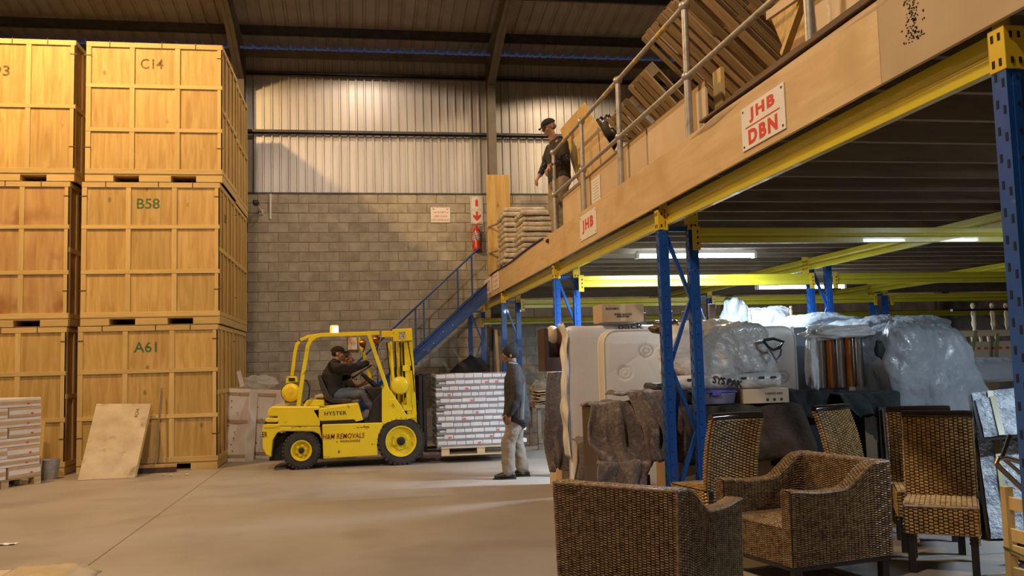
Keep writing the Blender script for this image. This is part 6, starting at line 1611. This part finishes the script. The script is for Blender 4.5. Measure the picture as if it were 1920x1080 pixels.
# bubble-wrapped frames
def bubble_mat():
    m = mat('bubble_foil', (.62,.66,.72), (.26,.29,.34), rough=.14, metal=.4, scale=5, detail=6, bump=2.6, bscale=30, lo=.42, hi=.6); return m
bub = bubble_mat(); otape = bpy.data.materials['olive_tape']
def frame_panel(label, q, th):
    BL, BR, TL, TR = q; t = thing('wrapped_picture', label, 'picture', (BL+BR)/2)
    n = (BR-BL).cross(TL-BL).normalized(); n = n if n.y > 0 else -n
    def f(u, v):
        a = BL.lerp(BR, u); b = TL.lerp(TR, u); p = a.lerp(b, v)-t.location
        return p - n*(.010*noise.noise(p*9)+.006*noise.noise(p*26))
    MB().grid(f, 60, 70).obj('bubble_wrap', bub, t, smooth=True, ang=180)
    m, _ = slab_mb(BL+n*.02, BR+n*.02, TL+n*.02, TR+n*.02, th); shift(m, t.location).obj('frame_body', mat('frame_dark', (.05,.05,.06), rough=.5) if 'frame_dark' not in bpy.data.materials else bpy.data.materials['frame_dark'], t)
    for k, w in ((.18,.05),(.62,.04)):
        a = BL.lerp(BR, k)-n*.014; b = TL.lerp(TR, k)-n*.014; rt = (BR-BL).normalized()*w
        m, _ = slab_mb(a, a+rt, b, b+rt, .004); shift(m, t.location).obj('tape', otape, t)
    return t
frame_panel('large bubble-wrapped picture leaning at the right edge behind the metal tube', (aY(1858,1010,6.6), aY(2010,1010,6.5), aY(1822,737,7.1), aY(1975,718,7.1)), .05)
frame_panel('smaller bubble-wrapped frame resting on the upper half of the large one', (aY(1846,820,6.75), aY(1990,806,6.7), aY(1828,748,6.95), aY(1975,730,6.9)), .04)
navy = mat('navy_plastic', (.010,.018,.05), (.02,.03,.07), rough=.18, scale=2, bump=1, bscale=6)
wrap('dark navy plastic bag standing behind the furthest right rattan chair', (5.10,7.25,.42), (.30,.25,.43), 61, navy, flat=.6, amp=.25, n=36, name='plastic_bag', cat='bag', floorz=.004)
# chrome tube hand truck and pine crate at the lower right
t = thing('hand_truck', 'bent bronze metal tube frame of a hand truck above the pine crate', 'hand truck', (4.0, 5.55, 0))
tubm = mat('bronze_tube', (.30,.21,.15), (.24,.17,.12), rough=.25, metal=.9)
L_ = [(1960,965),(1915,915),(1876,878),(1868,868),(1872,860),(1885,858),(1920,868),(1960,885)]
MB().tube([aY(x, y, 5.5)-t.location for x, y in L_], .017, 10).obj('tube_frame', tubm, t, smooth=True)
MB().tube([aY(x, y, 5.56)-t.location for x, y in ((1884,862),(1920,893),(1965,935))], .013, 10).obj('tube_frame', tubm, t, smooth=True)
MB().tube([aY(1878,860,5.5)-t.location, aY(1894,816,5.5)-t.location], [.014,.017], 10).obj('handle', fblk, t, smooth=True)
pa, pb_ = aY(1960,965,5.5)-t.location, aY(1960,885,5.5)-t.location
for p in (pa, pb_): MB().tube([p, Vector((p.x+.1, .1, .1))], .016, 10).obj('tube_frame', tubm, t, smooth=True)
MB().b2((pa.x-.0,-.1,.0), (pa.x+.35,.25,.02)).obj('toe_plate', tubm, t)
for yy in (-.08,.24): MB().cyl((pa.x+.1, yy, .1), (pa.x+.1, yy+.05, .1), .1, 20).obj('wheel', fblk, t, smooth=True)
c = aZ(1890, 1130); 
t = thing('pine_crate', 'open pine slatted crate with a green strap at the lower right corner', 'crate', (4.13, 4.56, 0))
topz = aY(1890,912,5.35).z
MB().b2((-.048,-.02,0), (.012,.03,topz)).obj('post', pine, t, bevel=.003)
for z in [topz-.10, topz-.30, .22, .08]:
    MB().b2((.012,.0,z-.045), (.95,.022,z+.035)).obj('slat', pinex, t, bevel=.002)
    MB().b2((-.03,.03,z-.045), (-.008,.80,z+.035)).obj('slat', pine, t, bevel=.002)
for p in ((.95,-.02),(.95,.78),(-.048,.78)): MB().b2((p[0],p[1],0), (p[0]+.06,p[1]+.05,topz)).obj('post', pine, t, bevel=.003)
MB().tube([aX(1882,1026,4.075)-t.location, aX(1920,1043,4.075)-t.location, Vector((-.055,0,.1))], .006, 6).obj('strap', mat('green_strap', (.03,.10,.05), rough=.6), t)
boxthing('crate_contents', 'pale board lying inside the open pine crate', 'board', (t.location.x+.08, 4.75, .02), (t.location.x+.85, 5.2, .10), cpale)

p = Vector((2.66, 7.62, 0)); prop(MB().tube([(2.60,7.64,.0), (2.70,7.60,1.12)], .018, 8).tube([(2.70,7.60,1.10),(2.71,7.60,1.22)], .024, 8), 'blue_pole', 'thin blue pole leaning inside the nearest rack frame', 'pole', blue, smooth=True)
